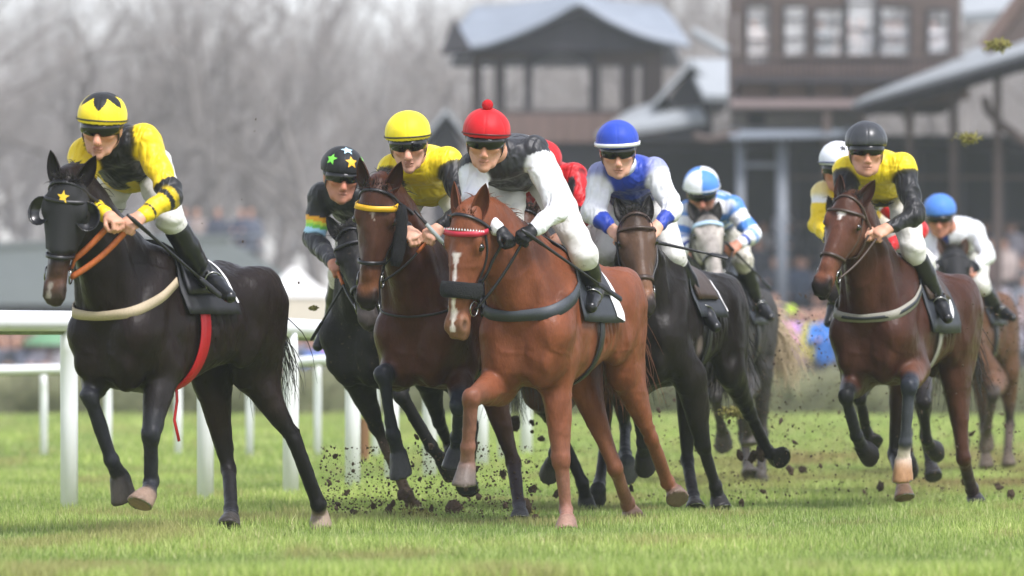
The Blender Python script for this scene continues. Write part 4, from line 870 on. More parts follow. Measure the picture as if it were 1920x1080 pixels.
def build_tack(H):
    """bridle, saddle, cloth, girth, breast girth: worn by the horse, so parts of it"""
    fld, hp, a, n, s_, q, T, sc, root, sp = (H[k] for k in ('fld', 'hp', 'a', 'n', 's', 'q', 'T', 'sc', 'root', 'spec')); tk = sp.get('tack', {})
    lm = M[tk.get('leather', 'black_leather')]; w0 = tk.get('w', .018)
    def band(name, c0, nn, w, mat, par=root, **k): V, F = wrap_band(fld, c0, nn, w, **k); return recalc(mesh_obj(name, V, F, mat, par))
    # headpiece behind the ears + cheek straps down to the bit
    br = band('bridle', hp(.09, 0, -.10), nrm(a*1.0+n*.42), w0, lm, rmax=.30*q, ref=n)
    band('browband', hp(.135, 0, -.09), nrm(a*1.+n*-.22), tk.get('brow_w', .018), M[tk.get('brow', tk.get('leather', 'black_leather'))], br, rmax=.3*q, ref=n, th=.006, a0=-1.75, a1=1.75, N=34)
    if 'brow2' in tk:      # pattern of little triangles on the browband
        for i in range(21):
            an = -1.25+2.5*i/20; D = math.cos(an)*perp(n, a)+math.sin(an)*s_; rr = np.linspace(.02, .3*q, 120); c0 = hp(.135, 0, -.09)
            sv = fld.sdf(c0+D[None, :]*rr[:, None]); r0 = rr[np.argmax(sv > .012)]; pc = c0+D*r0-a*0.0; tt = np.cross(a, D); wd = .0062
            mesh_obj('diamond', [pc+tt*wd+a*wd, pc-tt*wd+a*wd, pc-a*wd, pc+D*.002], [(0, 1, 3), (1, 2, 3), (2, 0, 3)], M[tk['brow2']], br, smooth=False)
    nb = band('noseband', hp(tk.get('nose_t', .60), 0, -.07), nrm(a+n*tk.get('nose_tilt', -.15)), tk.get('nose_w', .020), lm, br, rmax=.26*q, ref=n, th=.006)
    for s in (1, -1):
        V, F = snap_strap(fld, [hp(.13, .10*s, -.085), hp(.30, .112*s, -.115), hp(.52, .085*s, -.115), hp(.735, .064*s, -.098)], .015); recalc(mesh_obj('cheek_strap', V, F, lm, br))
        cb = fld.snap(hp(.755, .070*s, -.100), .010); rg = MB(); N = 20; e1 = nrm(a); e2 = perp(n, a); R0 = .036*q
        rg.tube([cb+s_*s*.006+R0*(math.cos(2*math.pi*i/N)*e1+math.sin(2*math.pi*i/N)*e2) for i in range(N+1)], .0048, 6, cap=False); rg.build('bit_ring', M['metal'], br, True)
    if tk.get('fleece'):   # sheepskin noseband
        V, F = wrap_band(fld, hp(tk.get('fl_t', .615), 0, -.075), nrm(a), .088*q, off=.006, th=.040*q, N=40, ref=n, rmax=.3*q, a0=-1.9, a1=1.9)
        V = V+.004*np.stack([vnoise(V, 70, i) for i in range(3)], 1); o = mesh_obj('sheepskin_noseband', V, F, M[tk['fleece']], br); recalc(o)
        sb = o.modifiers.new('round', 'SUBSURF'); sb.levels = 2; sb.render_levels = 2
    if tk.get('cheekpiece'):   # sheepskin cheek roll
        for s in tk['cheekpiece']:
            mb = MB(); pts = [hp(.12+.5*i/9, (.115+.012*math.sin(i/9*3.1))*s, -.115) for i in range(10)]
            mb.tube(pts, [.026*q, .033*q]+[.036*q]*6+[.033*q, .022*q], 12); o = mb.build('sheepskin_cheekpiece', M['fleece'], br, True)
            me = o.data
            for vv in me.vertices: vv.co += Vector(RNG.normal(0, .0022, 3))
    # saddle cloth + saddle
    def drape(name, f0, f1, z0, mat, off, th, par, N=14, K=22, low=None):
        V = []; F = []; cz = 1.22*sc
        a1_ = math.acos(max(-1, min(1, (z0*sc-cz)/(.33*sc))))
        for i in range(N):
            f = (f0+(f1-f0)*i/(N-1))*sc
            for k in range(K):
                an = -a1_+2*a1_*k/(K-1); D = A((0, math.sin(an), math.cos(an))); V.append((f, D))
        c0 = np.array([A((f, 0, cz)) for f, _ in V]); D = np.array([d for _, d in V]); rr = np.arange(.08, .6, .004)
        S = fld.sdf(c0[:, None, :]+D[:, None, :]*rr[None, :, None])-off; r = rr[np.argmax(S > 0, 1)]
        flare = np.array([.02*max(0, (abs(k-(K-1)/2)/(K-1)*2-.7)/.3) for _ in range(N) for k in range(K)])*(1 if low is None else low)
        P0 = c0+D*(r+flare)[:, None]; P1 = c0+D*(r+flare+th)[:, None]; P0 = P0+.003*vnoise(P0, 18, 4)[:, None]*D; P1 = P1+.003*vnoise(P1, 18, 4)[:, None]*D; V = np.concatenate([P0, P1]); n0 = N*K
        for i in range(N-1):
            for k in range(K-1):
                b = i*K+k; F.append((b, b+1, b+K+1, b+K)); F.append((b+n0+K, b+n0+K+1, b+n0+1, b+n0))
        for i in range(N-1):
            for k in (0, K-1): b = i*K+k; F.append((b, b+K, b+K+n0, b+n0))
        for k in range(K-1):
            for i in (0, N-1): b = i*K+k; F.append((b, b+1, b+1+n0, b+n0))
        return recalc(mesh_obj(name, V, F, mat, par)), P1.reshape(N, K, 3), D.reshape(N, K, 3)
    cl, G, GD = drape('saddle_cloth', -.17, tk.get('cloth_f', .34), tk.get('cloth_z', 1.20), M[tk.get('cloth', 'cloth_dark')], .006, .008, root)
    def on_cloth(fi, ki):  # interpolate on cloth grid
        N, K = G.shape[:2]; x = min(max(fi, 0), 1)*(N-1.001); y = min(max(ki, 0), 1)*(K-1.001); i, j = int(x), int(y); u, v = x-i, y-j
        f = lambda B: B[i, j]*(1-u)*(1-v)+B[i+1, j]*u*(1-v)+B[i, j+1]*(1-u)*v+B[i+1, j+1]*u*v
        return f(G)+f(GD)*.006
    for mk in tk.get('cloth_marks', []):       # print on the cloth: strips given as paths in cloth coordinates with a width
        pts, w, colm = mk; mb = MB(); L_, R_ = [], []; pa = np.array(pts, float); tt = np.linspace(0, len(pa)-1, 26); pts = np.stack([np.interp(tt, range(len(pa)), pa[:, 0]), np.interp(tt, range(len(pa)), pa[:, 1])], 1)
        for i, p in enumerate(pts):
            p0 = pts[max(i-1, 0)]; p1 = pts[min(i+1, len(pts)-1)]; tx, ty = p1[0]-p0[0], p1[1]-p0[1]; l = math.hypot(tx, ty) or 1
            L_.append(on_cloth(p[0]-ty/l*w, p[1]+tx/l*w)); R_.append(on_cloth(p[0]+ty/l*w, p[1]-tx/l*w))
        nn = len(pts); recalc(mesh_obj('number_print', L_+R_, [(i, i+1, nn+i+1, nn+i) for i in range(nn-1)], M[colm], cl))
    sd, G2, D2 = drape('saddle', -.06, .30, 1.33, lm, .016, .022, root, N=12, K=16, low=0)
    for s in (1, -1):   # padded flaps, one each side
        f_, _, _ = None, None, None
    band('girth', T(.18, 0, 1.16), nrm(A((1, 0, tk.get('girth_tilt', .06)))), tk.get('girth_w', .075), M[tk.get('girth', 'black_leather')], root, rmax=.5, off=.006, th=.007, N=64, ref=(0, 0, 1))
    if tk.get('loose'):   # loose end of the girth hanging below the belly
        p0 = T(.16, .05, .80); mb = MB(); mb.tube([p0+A((0, .03, .05)), p0+A((-.01, .03, -.06)), p0+A((.0, .02, -.16)), p0+A((-.03, .03, -.27))], .013, 6, fl=.35, side=(0, 1, 0)); mb.build('loose_girth_strap', M[tk['girth']], root, True)
    if 'breast' in tk:
        bt = tk['breast']; o = band('breast_strap', T(*bt.get('c', (.40, 0, 1.36))), nrm(A(bt.get('n', (.42, 0, 1)))), bt.get('w', .055), M[bt['mat']], root, rmax=.6, off=.005, th=.006, N=60, ref=(1, 0, 0), a0=-1.75, a1=1.75)
        if 'stripe' in bt: band('strap_stripe', T(*bt.get('c', (.40, 0, 1.36))), nrm(A(bt.get('n', (.42, 0, 1)))), bt.get('w', .055)*.35, M[bt['stripe']], o, rmax=.6, off=.0115, th=.003, N=60, ref=(1, 0, 0), a0=-1.74, a1=1.74)
    if tk.get('hood'):      # blinkered hood
        hv, hf = H['V'], None
        u = (hv-H['po'])@a/H['Lh']
        msk = Loft(H['po'], a, n, s_, [(t*H['Lh'], v*q, hd*q, hw*q) for t, v, hd, hw in [(.03, -.085, .095, .088), (.12, -.09, .112, .104), (.24, -.10, .120, .112), (.33, -.105, .120, .106), (.46, -.095, .105, .088), (.56, -.085, .092, .076)]], k=.02)
        pr = [msk]
        for s in (1, -1): pr += [Ell(hp(.30, .048*s, -.155), A((.13, .056, .10))*q, ax=(a, s_, n), k=.03), Ell(hp(.225, .085*s, -.040), A((.058, .032, .034))*q, ax=(a, s_, n), k=.025)]
        pr.append(Cone(hp(.20, 0, -.020), hp(.56, 0, -.014), .034*q, .034*q, s_, 1.1, k=.03))
        hd = Field(pr, .010); Vh, Fh = hd.mesh(1); ho = mesh_obj('hood', Vh, Fh, flat('hood_fabric', '141417', .75, nscale=120, bmp=.3), root)
        for s in (1, -1):
            cu = MB(); c0 = hp(.27, .105*s, -.055); ax_ = nrm(s_*s*.55+n*.75-a*.1); e1 = perp(a, ax_); e2 = np.cross(ax_, e1); V = []; F = []
            nr_, na = 5, 18
            for lay in (0, 1):
                for i in range(nr_+1):
                    for k in range(na):
                        an = 2*math.pi*k/na; t = i/nr_; open_ = .5+.5*math.cos(an-math.atan2(np.dot(s_*s, e2), np.dot(s_*s, e1)))
                        rr = (.030+.026*math.sin(t*math.pi/2)+(.004 if lay else 0))*q; V.append(c0+ax_*(.050*t*(.15+.85*open_))*q+(e1*math.cos(an)*1.25+e2*math.sin(an))*rr)
            for lay in (0, 1):
                for i in range(nr_):
                    for k in range(na): b = lay*(nr_+1)*na+i*na; F.append((b+k, b+(k+1) % na, b+na+(k+1) % na, b+na+k))
            for k in range(na): b = nr_*na; b2 = (2*nr_+1)*na; F.append((b+k, b+(k+1) % na, b2+(k+1) % na, b2+k))
            recalc(mesh_obj('blinker_cup', V, F, flat('blinker_plastic', '18181b', .25, bmp=.05), ho))
        if tk['hood'] == 'star':
            P_, F_ = decal(hd, hp(.135, 0, .03), n, -a, star_poly(.036*q), .004); mesh_obj('star', P_, F_, flat('star_yellow', 'e8bf2a', .6), ho)
        H['hood'] = hd
    return br

# world positions (o), heading and joints of each horse and rider, metres; joints in the horse's own frame: forward, left, up
DATA = {
 'lead': {'o': [-1.741,29.3],'th': 29,'sc': 0.97,'legs': {'RF': [[0.64,-0.155,1.057],[0.403,-0.235,0.879],[0.724,-0.084,0.738],[0.583,-0.045,0.416],[0.484,-0.057,0.329],[0.45,-0.034,0.177]],'LF': [[0.64,0.155,1.057],[0.398,0.152,0.887],[0.593,0.205,0.547],[0.477,0.131,0.298],[0.561,0.168,0.242],[0.63,0.167,0.178]],'RH': [[-0.504,-0.145,1.232],[-0.594,-0.188,0.85],[-0.718,-0.145,0.347],[-0.509,0.002,0.134],[-0.441,0.044,0.089],[-0.386,0.071,0.031]],'LH': [[-0.504,0.145,1.232],[-0.611,0.055,0.885],[-0.852,0.184,0.499],[-1.011,0.242,0.151],[-1.099,0.199,0.091],[-1.076,0.226,0.009]]},'poll': [1.1,0.022,1.839],'muz': [1.14,-0.045,1.207],'fn': [0.923,0.397,0.25],'rid': {'head': [0.8,0.038,2.113],'face': [0.885,0.381,-0.268],'up': [0.188,0.16,0.969],'shR': [0.66,-0.152,1.985],'shL': [0.56,0.142,2.059],'elR': [0.84,-0.059,1.754],'elL': [0.62,0.348,1.77],'haR': [0.92,0.194,1.641],'haL': [0.86,0.271,1.63],'hip': [0.24,-0.11,1.941],'knR': [0.42,-0.27,1.56],'knL': [0.42,0.208,1.662],'anR': [0.12,-0.34,1.26],'anL': [0.16,0.258,1.371],'toL': [0.26,0.444,1.283],'toR': [0.26,-0.36,1.2]}},
 'black': {'o': [-0.558,33.7],'th': 33,'sc': 0.97,'legs': {'RF': [[0.64,-0.155,1.057],[0.438,-0.158,0.843],[0.18,-0.188,0.521],[0.065,-0.049,0.12],[-0.023,-0.062,0.044],[-0.08,-0.054,-0.034]],'LF': [[0.64,0.155,1.057],[0.387,0.077,0.843],[0.634,0.298,0.712],[0.416,0.364,0.408],[0.292,0.357,0.33],[0.193,0.367,0.271]],'RH': [[-0.504,-0.145,1.232],[-0.259,-0.12,0.857],[-0.495,-0.192,0.546],[-0.765,-0.294,0.395],[-0.673,-0.216,0.354],[-0.721,-0.232,0.288]],'LH': [[-0.504,0.145,1.232],[-0.321,0.034,0.857],[-0.601,-0.016,0.514],[-0.398,0.098,0.258],[-0.352,0.129,0.178],[-0.299,0.164,0.115]]},'poll': [1.05,0.196,1.693],'muz': [1.21,0.457,1.137],'fn': [0.948,0.377,0.25],'rid': {'head': [0.72,-0.071,2.005],'face': [0.712,0.669,-0.212],'up': [0.1,0.204,0.974],'shR': [0.58,-0.307,1.898],'shL': [0.5,0.027,1.873],'elR': [0.62,-0.341,1.644],'elL': [0.6,0.3,1.75],'haR': [0.86,-0.012,1.473],'haL': [0.85,0.1,1.6],'hip': [0.12,-0.252,1.812],'knR': [0.42,-0.279,1.442],'knL': [0.36,0.27,1.56],'anR': [0.14,-0.544,1.138],'anL': [0.06,0.33,1.24],'toR': [0.26,-0.546,1.034],'toL': [0.2,0.34,1.2]}},
 'bay': {'o': [-0.295,31.6],'th': 20,'sc': 0.98,'legs': {'RF': [[0.647,-0.157,1.068],[0.448,-0.195,0.866],[0.849,-0.131,0.841],[0.792,-0.096,0.514],[0.726,-0.09,0.41],[0.711,-0.074,0.277]],'LF': [[0.647,0.157,1.068],[0.425,0.159,0.881],[0.756,0.28,0.671],[0.553,0.194,0.497],[0.482,0.162,0.422],[0.508,0.159,0.319]],'RH': [[-0.51,-0.147,1.245],[-0.482,-0.161,0.848],[-0.372,-0.074,0.437],[-0.67,-0.192,0.278],[-0.571,-0.161,0.234],[-0.492,-0.139,0.181]],'LH': [[-0.51,0.147,1.245],[-0.441,0.007,0.842],[-0.549,0.121,0.341],[-0.328,0.237,0.106],[-0.25,0.274,0.057],[-0.187,0.297,-0.001]]},'poll': [1.12,-0.072,1.867],'muz': [1.14,-0.133,1.203],'fn': [1.001,0.173,0.2],'rid': {'head': [0.8,-0.002,2.116],'face': [0.911,0.311,-0.27],'up': [0.222,0.018,0.975],'shR': [0.62,-0.16,1.982],'shL': [0.6,0.155,2.02],'elR': [0.78,-0.148,1.759],'elL': [0.72,0.301,1.768],'haR': [0.95,0.075,1.613],'haL': [0.92,0.189,1.621],'hip': [0.15,-0.123,1.93],'knR': [0.4,-0.27,1.56],'knL': [0.38,0.27,1.56],'anR': [0.1,-0.33,1.26],'anL': [0.08,0.33,1.26],'toR': [0.24,-0.35,1.2],'toL': [0.22,0.35,1.2]}},
 'chestnut': {'o': [0.294,30.9],'th': 20,'sc': 0.98,'legs': {'RF': [[0.647,-0.157,1.068],[0.588,-0.176,0.79],[0.995,-0.182,0.73],[0.94,-0.224,0.46],[0.9,-0.242,0.362],[0.918,-0.248,0.253]],'LF': [[0.647,0.157,1.068],[0.474,0.112,0.854],[0.503,0.153,0.391],[0.453,0.163,0.113],[0.544,0.201,0.063],[0.6,0.224,-0.01]],'RH': [[-0.51,-0.147,1.245],[-0.63,-0.143,0.85],[-0.754,0.03,0.32],[-1.057,0.003,0.104],[-1.164,-0.017,0.062],[-1.108,0.028,0.003]],'LH': [[-0.51,0.147,1.245],[-0.593,0.133,0.88],[-0.814,0.223,0.489],[-1.07,0.239,0.227],[-1.17,0.251,0.174],[-1.102,0.292,0.121]]},'poll': [1.12,-0.197,1.716],'muz': [1.14,-0.247,1.044],'fn': [1.138,-0.203,0.2],'rid': {'head': [0.95,-0.117,2.097],'face': [0.928,0.276,-0.251],'up': [0.185,0.119,0.975],'shR': [0.78,-0.25,1.967],'shL': [0.66,0.05,2.054],'elR': [0.92,-0.192,1.738],'elL': [0.74,0.219,1.739],'haR': [0.98,0.013,1.592],'haL': [0.94,0.114,1.598],'hip': [0.22,-0.177,1.989],'knR': [0.5,-0.137,1.521],'knL': [0.4,0.252,1.498],'anR': [0.14,-0.33,1.26],'anL': [0.16,0.218,1.306],'toR': [0.28,-0.35,1.2],'toL': [0.36,0.275,1.237]}},
 'red': {'o': [0.405,34.0],'th': 20,'sc': 0.97,'legs': {'RF': [[0.64,-0.155,1.057],[0.549,-0.061,0.731],[0.18,-0.091,0.551],[0.103,0.06,0.179],[0.035,0.057,0.081],[0.015,0.077,-0.02]],'LF': [[0.64,0.155,1.057],[0.573,0.117,0.747],[0.938,0.219,0.624],[0.827,0.139,0.37],[0.743,0.096,0.311],[0.676,0.058,0.255]],'RH': [[-0.504,-0.145,1.232],[-0.52,-0.043,0.839],[-0.692,-0.064,0.425],[-0.452,-0.023,0.167],[-0.351,0.002,0.13],[-0.425,-0.031,0.079]],'LH': [[-0.504,0.145,1.232],[-0.397,0.121,0.839],[-0.692,0.062,0.508],[-0.396,0.162,0.349],[-0.311,0.202,0.302],[-0.382,0.195,0.232]]},'poll': [1.08,0.046,1.812],'muz': [1.335,0.115,1.235],'fn': [0.957,0.295,0.3],'rid': {'head': [0.72,0.014,2.049],'face': [0.9,0.328,-0.287],'up': [0.184,0.067,0.981],'shR': [0.56,-0.2,1.992],'shL': [0.5,0.138,2.022],'elR': [0.7,-0.159,1.765],'elL': [0.6,0.247,1.796],'haR': [0.85,0.047,1.627],'haL': [0.82,0.17,1.633],'hip': [0.1,-0.119,1.924],'knR': [0.4,-0.27,1.56],'knL': [0.38,0.27,1.56],'anR': [0.1,-0.33,1.26],'anL': [0.08,0.33,1.26],'toR': [0.24,-0.35,1.2],'toL': [0.22,0.35,1.2]}},
 'navy': {'o': [0.979,33.6],'th': 20,'sc': 0.98,'legs': {'RF': [[0.647,-0.157,1.068],[0.431,-0.06,0.843],[0.79,0.018,0.704],[0.638,0.01,0.436],[0.54,-0.014,0.371],[0.469,-0.024,0.3]],'LF': [[0.647,0.157,1.068],[0.443,0.233,0.828],[0.266,0.262,0.416],[0.093,0.285,0.168],[0.001,0.269,0.092],[0.044,0.306,0.021]],'RH': [[-0.51,-0.147,1.245],[-0.608,-0.119,0.856],[-0.654,-0.141,0.311],[-0.417,-0.022,0.096],[-0.335,0.011,0.053],[-0.27,0.046,0.003]],'LH': [[-0.51,0.147,1.245],[-0.446,0.199,0.879],[-0.803,0.212,0.595],[-1.078,0.245,0.352],[-1.188,0.256,0.317],[-1.122,0.321,0.299]]},'poll': [1.05,0.106,1.783],'muz': [1.31,0.259,1.216],'fn': [0.926,0.38,0.35],'rid': {'head': [0.86,-0.07,2.145],'face': [0.9,0.328,-0.287],'up': [0.241,0.046,0.969],'shR': [0.7,-0.225,2.008],'shL': [0.62,0.073,2.032],'elR': [0.8,-0.237,1.792],'elL': [0.7,0.219,1.809],'haR': [0.92,-0.057,1.663],'haL': [0.9,0.167,1.68],'hip': [0.2,-0.182,1.942],'knR': [0.42,-0.3,1.56],'knL': [0.4,0.119,1.545],'anR': [0.12,-0.35,1.26],'anL': [0.14,0.2,1.24],'toR': [0.26,-0.36,1.2],'toL': [0.24,0.313,1.147]}},
 'grey': {'o': [1.539,40.2],'th': 14,'sc': 0.97,'legs': {'RF': [[0.64,-0.155,1.057],[0.493,-0.001,0.762],[0.85,0.094,0.651],[0.633,0.094,0.442],[0.524,0.083,0.396],[0.476,0.084,0.304]],'LF': [[0.64,0.155,1.057],[0.51,0.253,0.743],[0.881,0.322,0.652],[0.686,0.297,0.425],[0.575,0.282,0.386],[0.61,0.297,0.307]],'RH': [[-0.504,-0.145,1.232],[-0.584,-0.031,0.854],[-0.662,-0.007,0.348],[-0.39,0.076,0.159],[-0.305,0.101,0.114],[-0.233,0.124,0.066]],'LH': [[-0.504,0.145,1.232],[-0.427,0.171,0.854],[-0.496,0.165,0.389],[-0.267,0.203,0.123],[-0.172,0.223,0.075],[-0.234,0.21,0.001]]},'poll': [1.0,0.072,1.948],'muz': [1.36,0.231,1.451],'fn': [0.941,0.358,0.4],'rid': {'head': [0.76,-0.018,2.09],'face': [0.868,0.216,-0.447],'up': [0.444,0.065,0.894],'shR': [0.6,-0.152,1.959],'shL': [0.56,0.156,1.996],'elR': [0.7,-0.177,1.754],'elL': [0.62,0.322,1.798],'haR': [0.86,-0.038,1.652],'haL': [0.82,0.225,1.705],'hip': [0.14,-0.037,1.955],'knR': [0.42,-0.28,1.56],'knL': [0.4,0.2,1.621],'anR': [0.12,-0.33,1.26],'anL': [0.12,0.243,1.313],'toR': [0.26,-0.35,1.2],'toL': [0.24,0.353,1.243]}},
 'right': {'o': [2.424,34.3],'th': 24,'sc': 0.985,'legs': {'RF': [[0.65,-0.158,1.074],[0.477,-0.149,0.825],[0.86,-0.081,0.708],[0.691,-0.076,0.463],[0.593,-0.078,0.397],[0.499,-0.058,0.364]],'LF': [[0.65,0.158,1.074],[0.423,0.188,0.873],[0.796,0.299,0.763],[0.778,0.266,0.428],[0.731,0.238,0.325],[0.733,0.239,0.188]],'RH': [[-0.512,-0.148,1.251],[-0.442,-0.185,0.838],[-0.459,-0.258,0.333],[-0.182,-0.108,0.181],[-0.102,-0.065,0.137],[-0.06,-0.036,0.067]],'LH': [[-0.512,0.148,1.251],[-0.479,0.134,0.838],[-0.498,0.184,0.316],[-0.787,0.138,0.111],[-0.879,0.124,0.055],[-0.818,0.17,-0.009]]},'poll': [1.08,0.015,1.903],'muz': [1.36,-0.075,1.329],'fn': [1.076,0.041,0.1],'rid': {'head': [0.8,0.026,2.172],'face': [0.899,0.422,-0.119],'up': [0.109,0.048,0.993],'shR': [0.62,-0.164,2.071],'shL': [0.58,0.177,2.08],'elR': [0.78,-0.114,1.828],'elL': [0.66,0.287,1.795],'haR': [0.92,0.074,1.696],'haL': [0.9,0.158,1.689],'hip': [0.18,-0.08,1.995],'knR': [0.4,-0.28,1.56],'knL': [0.4,0.179,1.589],'anR': [0.1,-0.34,1.26],'anL': [0.14,0.237,1.295],'toR': [0.24,-0.36,1.2],'toL': [0.26,0.334,1.203]}},
 'hidden': {'o': [2.509,36.8],'th': 15,'sc': 0.97,'legs': {'RF': [[0.64,-0.155,1.057],[0.476,-0.139,0.797],[0.844,-0.057,0.679],[0.654,-0.05,0.453],[0.543,-0.055,0.417],[0.602,-0.008,0.366]],'LF': [[0.64,0.155,1.057],[0.445,0.249,0.832],[0.776,0.347,0.645],[0.603,0.335,0.402],[0.494,0.339,0.356],[0.398,0.363,0.34]],'RH': [[-0.504,-0.145,1.232],[-0.6,-0.096,0.863],[-0.771,-0.064,0.433],[-0.46,0.004,0.296],[-0.368,0.028,0.255],[-0.444,0.021,0.19]],'LH': [[-0.504,0.145,1.232],[-0.547,0.08,0.863],[-0.692,0.078,0.417],[-0.419,0.166,0.227],[-0.328,0.194,0.193],[-0.268,0.22,0.131]]},'poll': [1.05,-0.144,1.874],'muz': [1.34,-0.136,1.308],'fn': [1.069,-0.128,0.3],'rid': {'head': [0.74,-0.219,2.147],'face': [0.959,0.206,-0.196],'up': [0.189,0.051,0.981],'shR': [0.58,-0.347,2.001],'shL': [0.5,-0.029,2.001],'elR': [0.64,-0.366,1.799],'elL': [0.5,0.26,1.757],'haR': [0.86,-0.201,1.656],'haL': [0.8,0.066,1.622],'hip': [0.1,-0.197,1.88],'knR': [0.4,-0.3,1.56],'knL': [0.38,0.27,1.56],'anR': [0.1,-0.351,1.32],'anL': [0.08,0.33,1.26],'toR': [0.24,-0.379,1.193],'toL': [0.22,0.35,1.2]}},
 'far': {'o': [3.583,44.0],'th': 18,'sc': 0.98,'legs': {'RF': [[0.647,-0.157,1.068],[0.496,0.033,0.742],[0.869,0.08,0.662],[0.696,0.089,0.393],[0.583,0.075,0.341],[0.51,0.083,0.266]],'LF': [[0.647,0.157,1.068],[0.51,0.333,0.743],[0.88,0.406,0.642],[0.718,0.326,0.394],[0.62,0.295,0.331],[0.577,0.285,0.235]],'RH': [[-0.51,-0.147,1.245],[-0.586,-0.03,0.843],[-0.724,-0.041,0.374],[-0.46,0.034,0.166],[-0.376,0.058,0.117],[-0.335,0.072,0.042]],'LH': [[-0.51,0.147,1.245],[-0.586,0.187,0.843],[-0.747,0.163,0.396],[-0.472,0.213,0.188],[-0.383,0.238,0.143],[-0.35,0.254,0.064]]},'poll': [1.0,0.132,1.781],'muz': [1.415,0.282,1.315],'fn': [0.936,0.357,0.4],'rid': {'head': [0.8,-0.034,2.008],'face': [0.94,0.185,-0.285],'up': [0.288,0.043,0.957],'shR': [0.64,-0.124,1.88],'shL': [0.56,0.179,1.904],'elR': [0.76,-0.128,1.68],'elL': [0.66,0.313,1.72],'haR': [0.9,0.045,1.594],'haL': [0.86,0.233,1.586],'hip': [0.14,-0.022,1.856],'knR': [0.4,-0.28,1.56],'knL': [0.4,0.193,1.489],'anR': [0.1,-0.33,1.26],'anL': [0.12,0.272,1.295],'toR': [0.24,-0.35,1.2],'toL': [0.26,0.398,1.253]}},
}

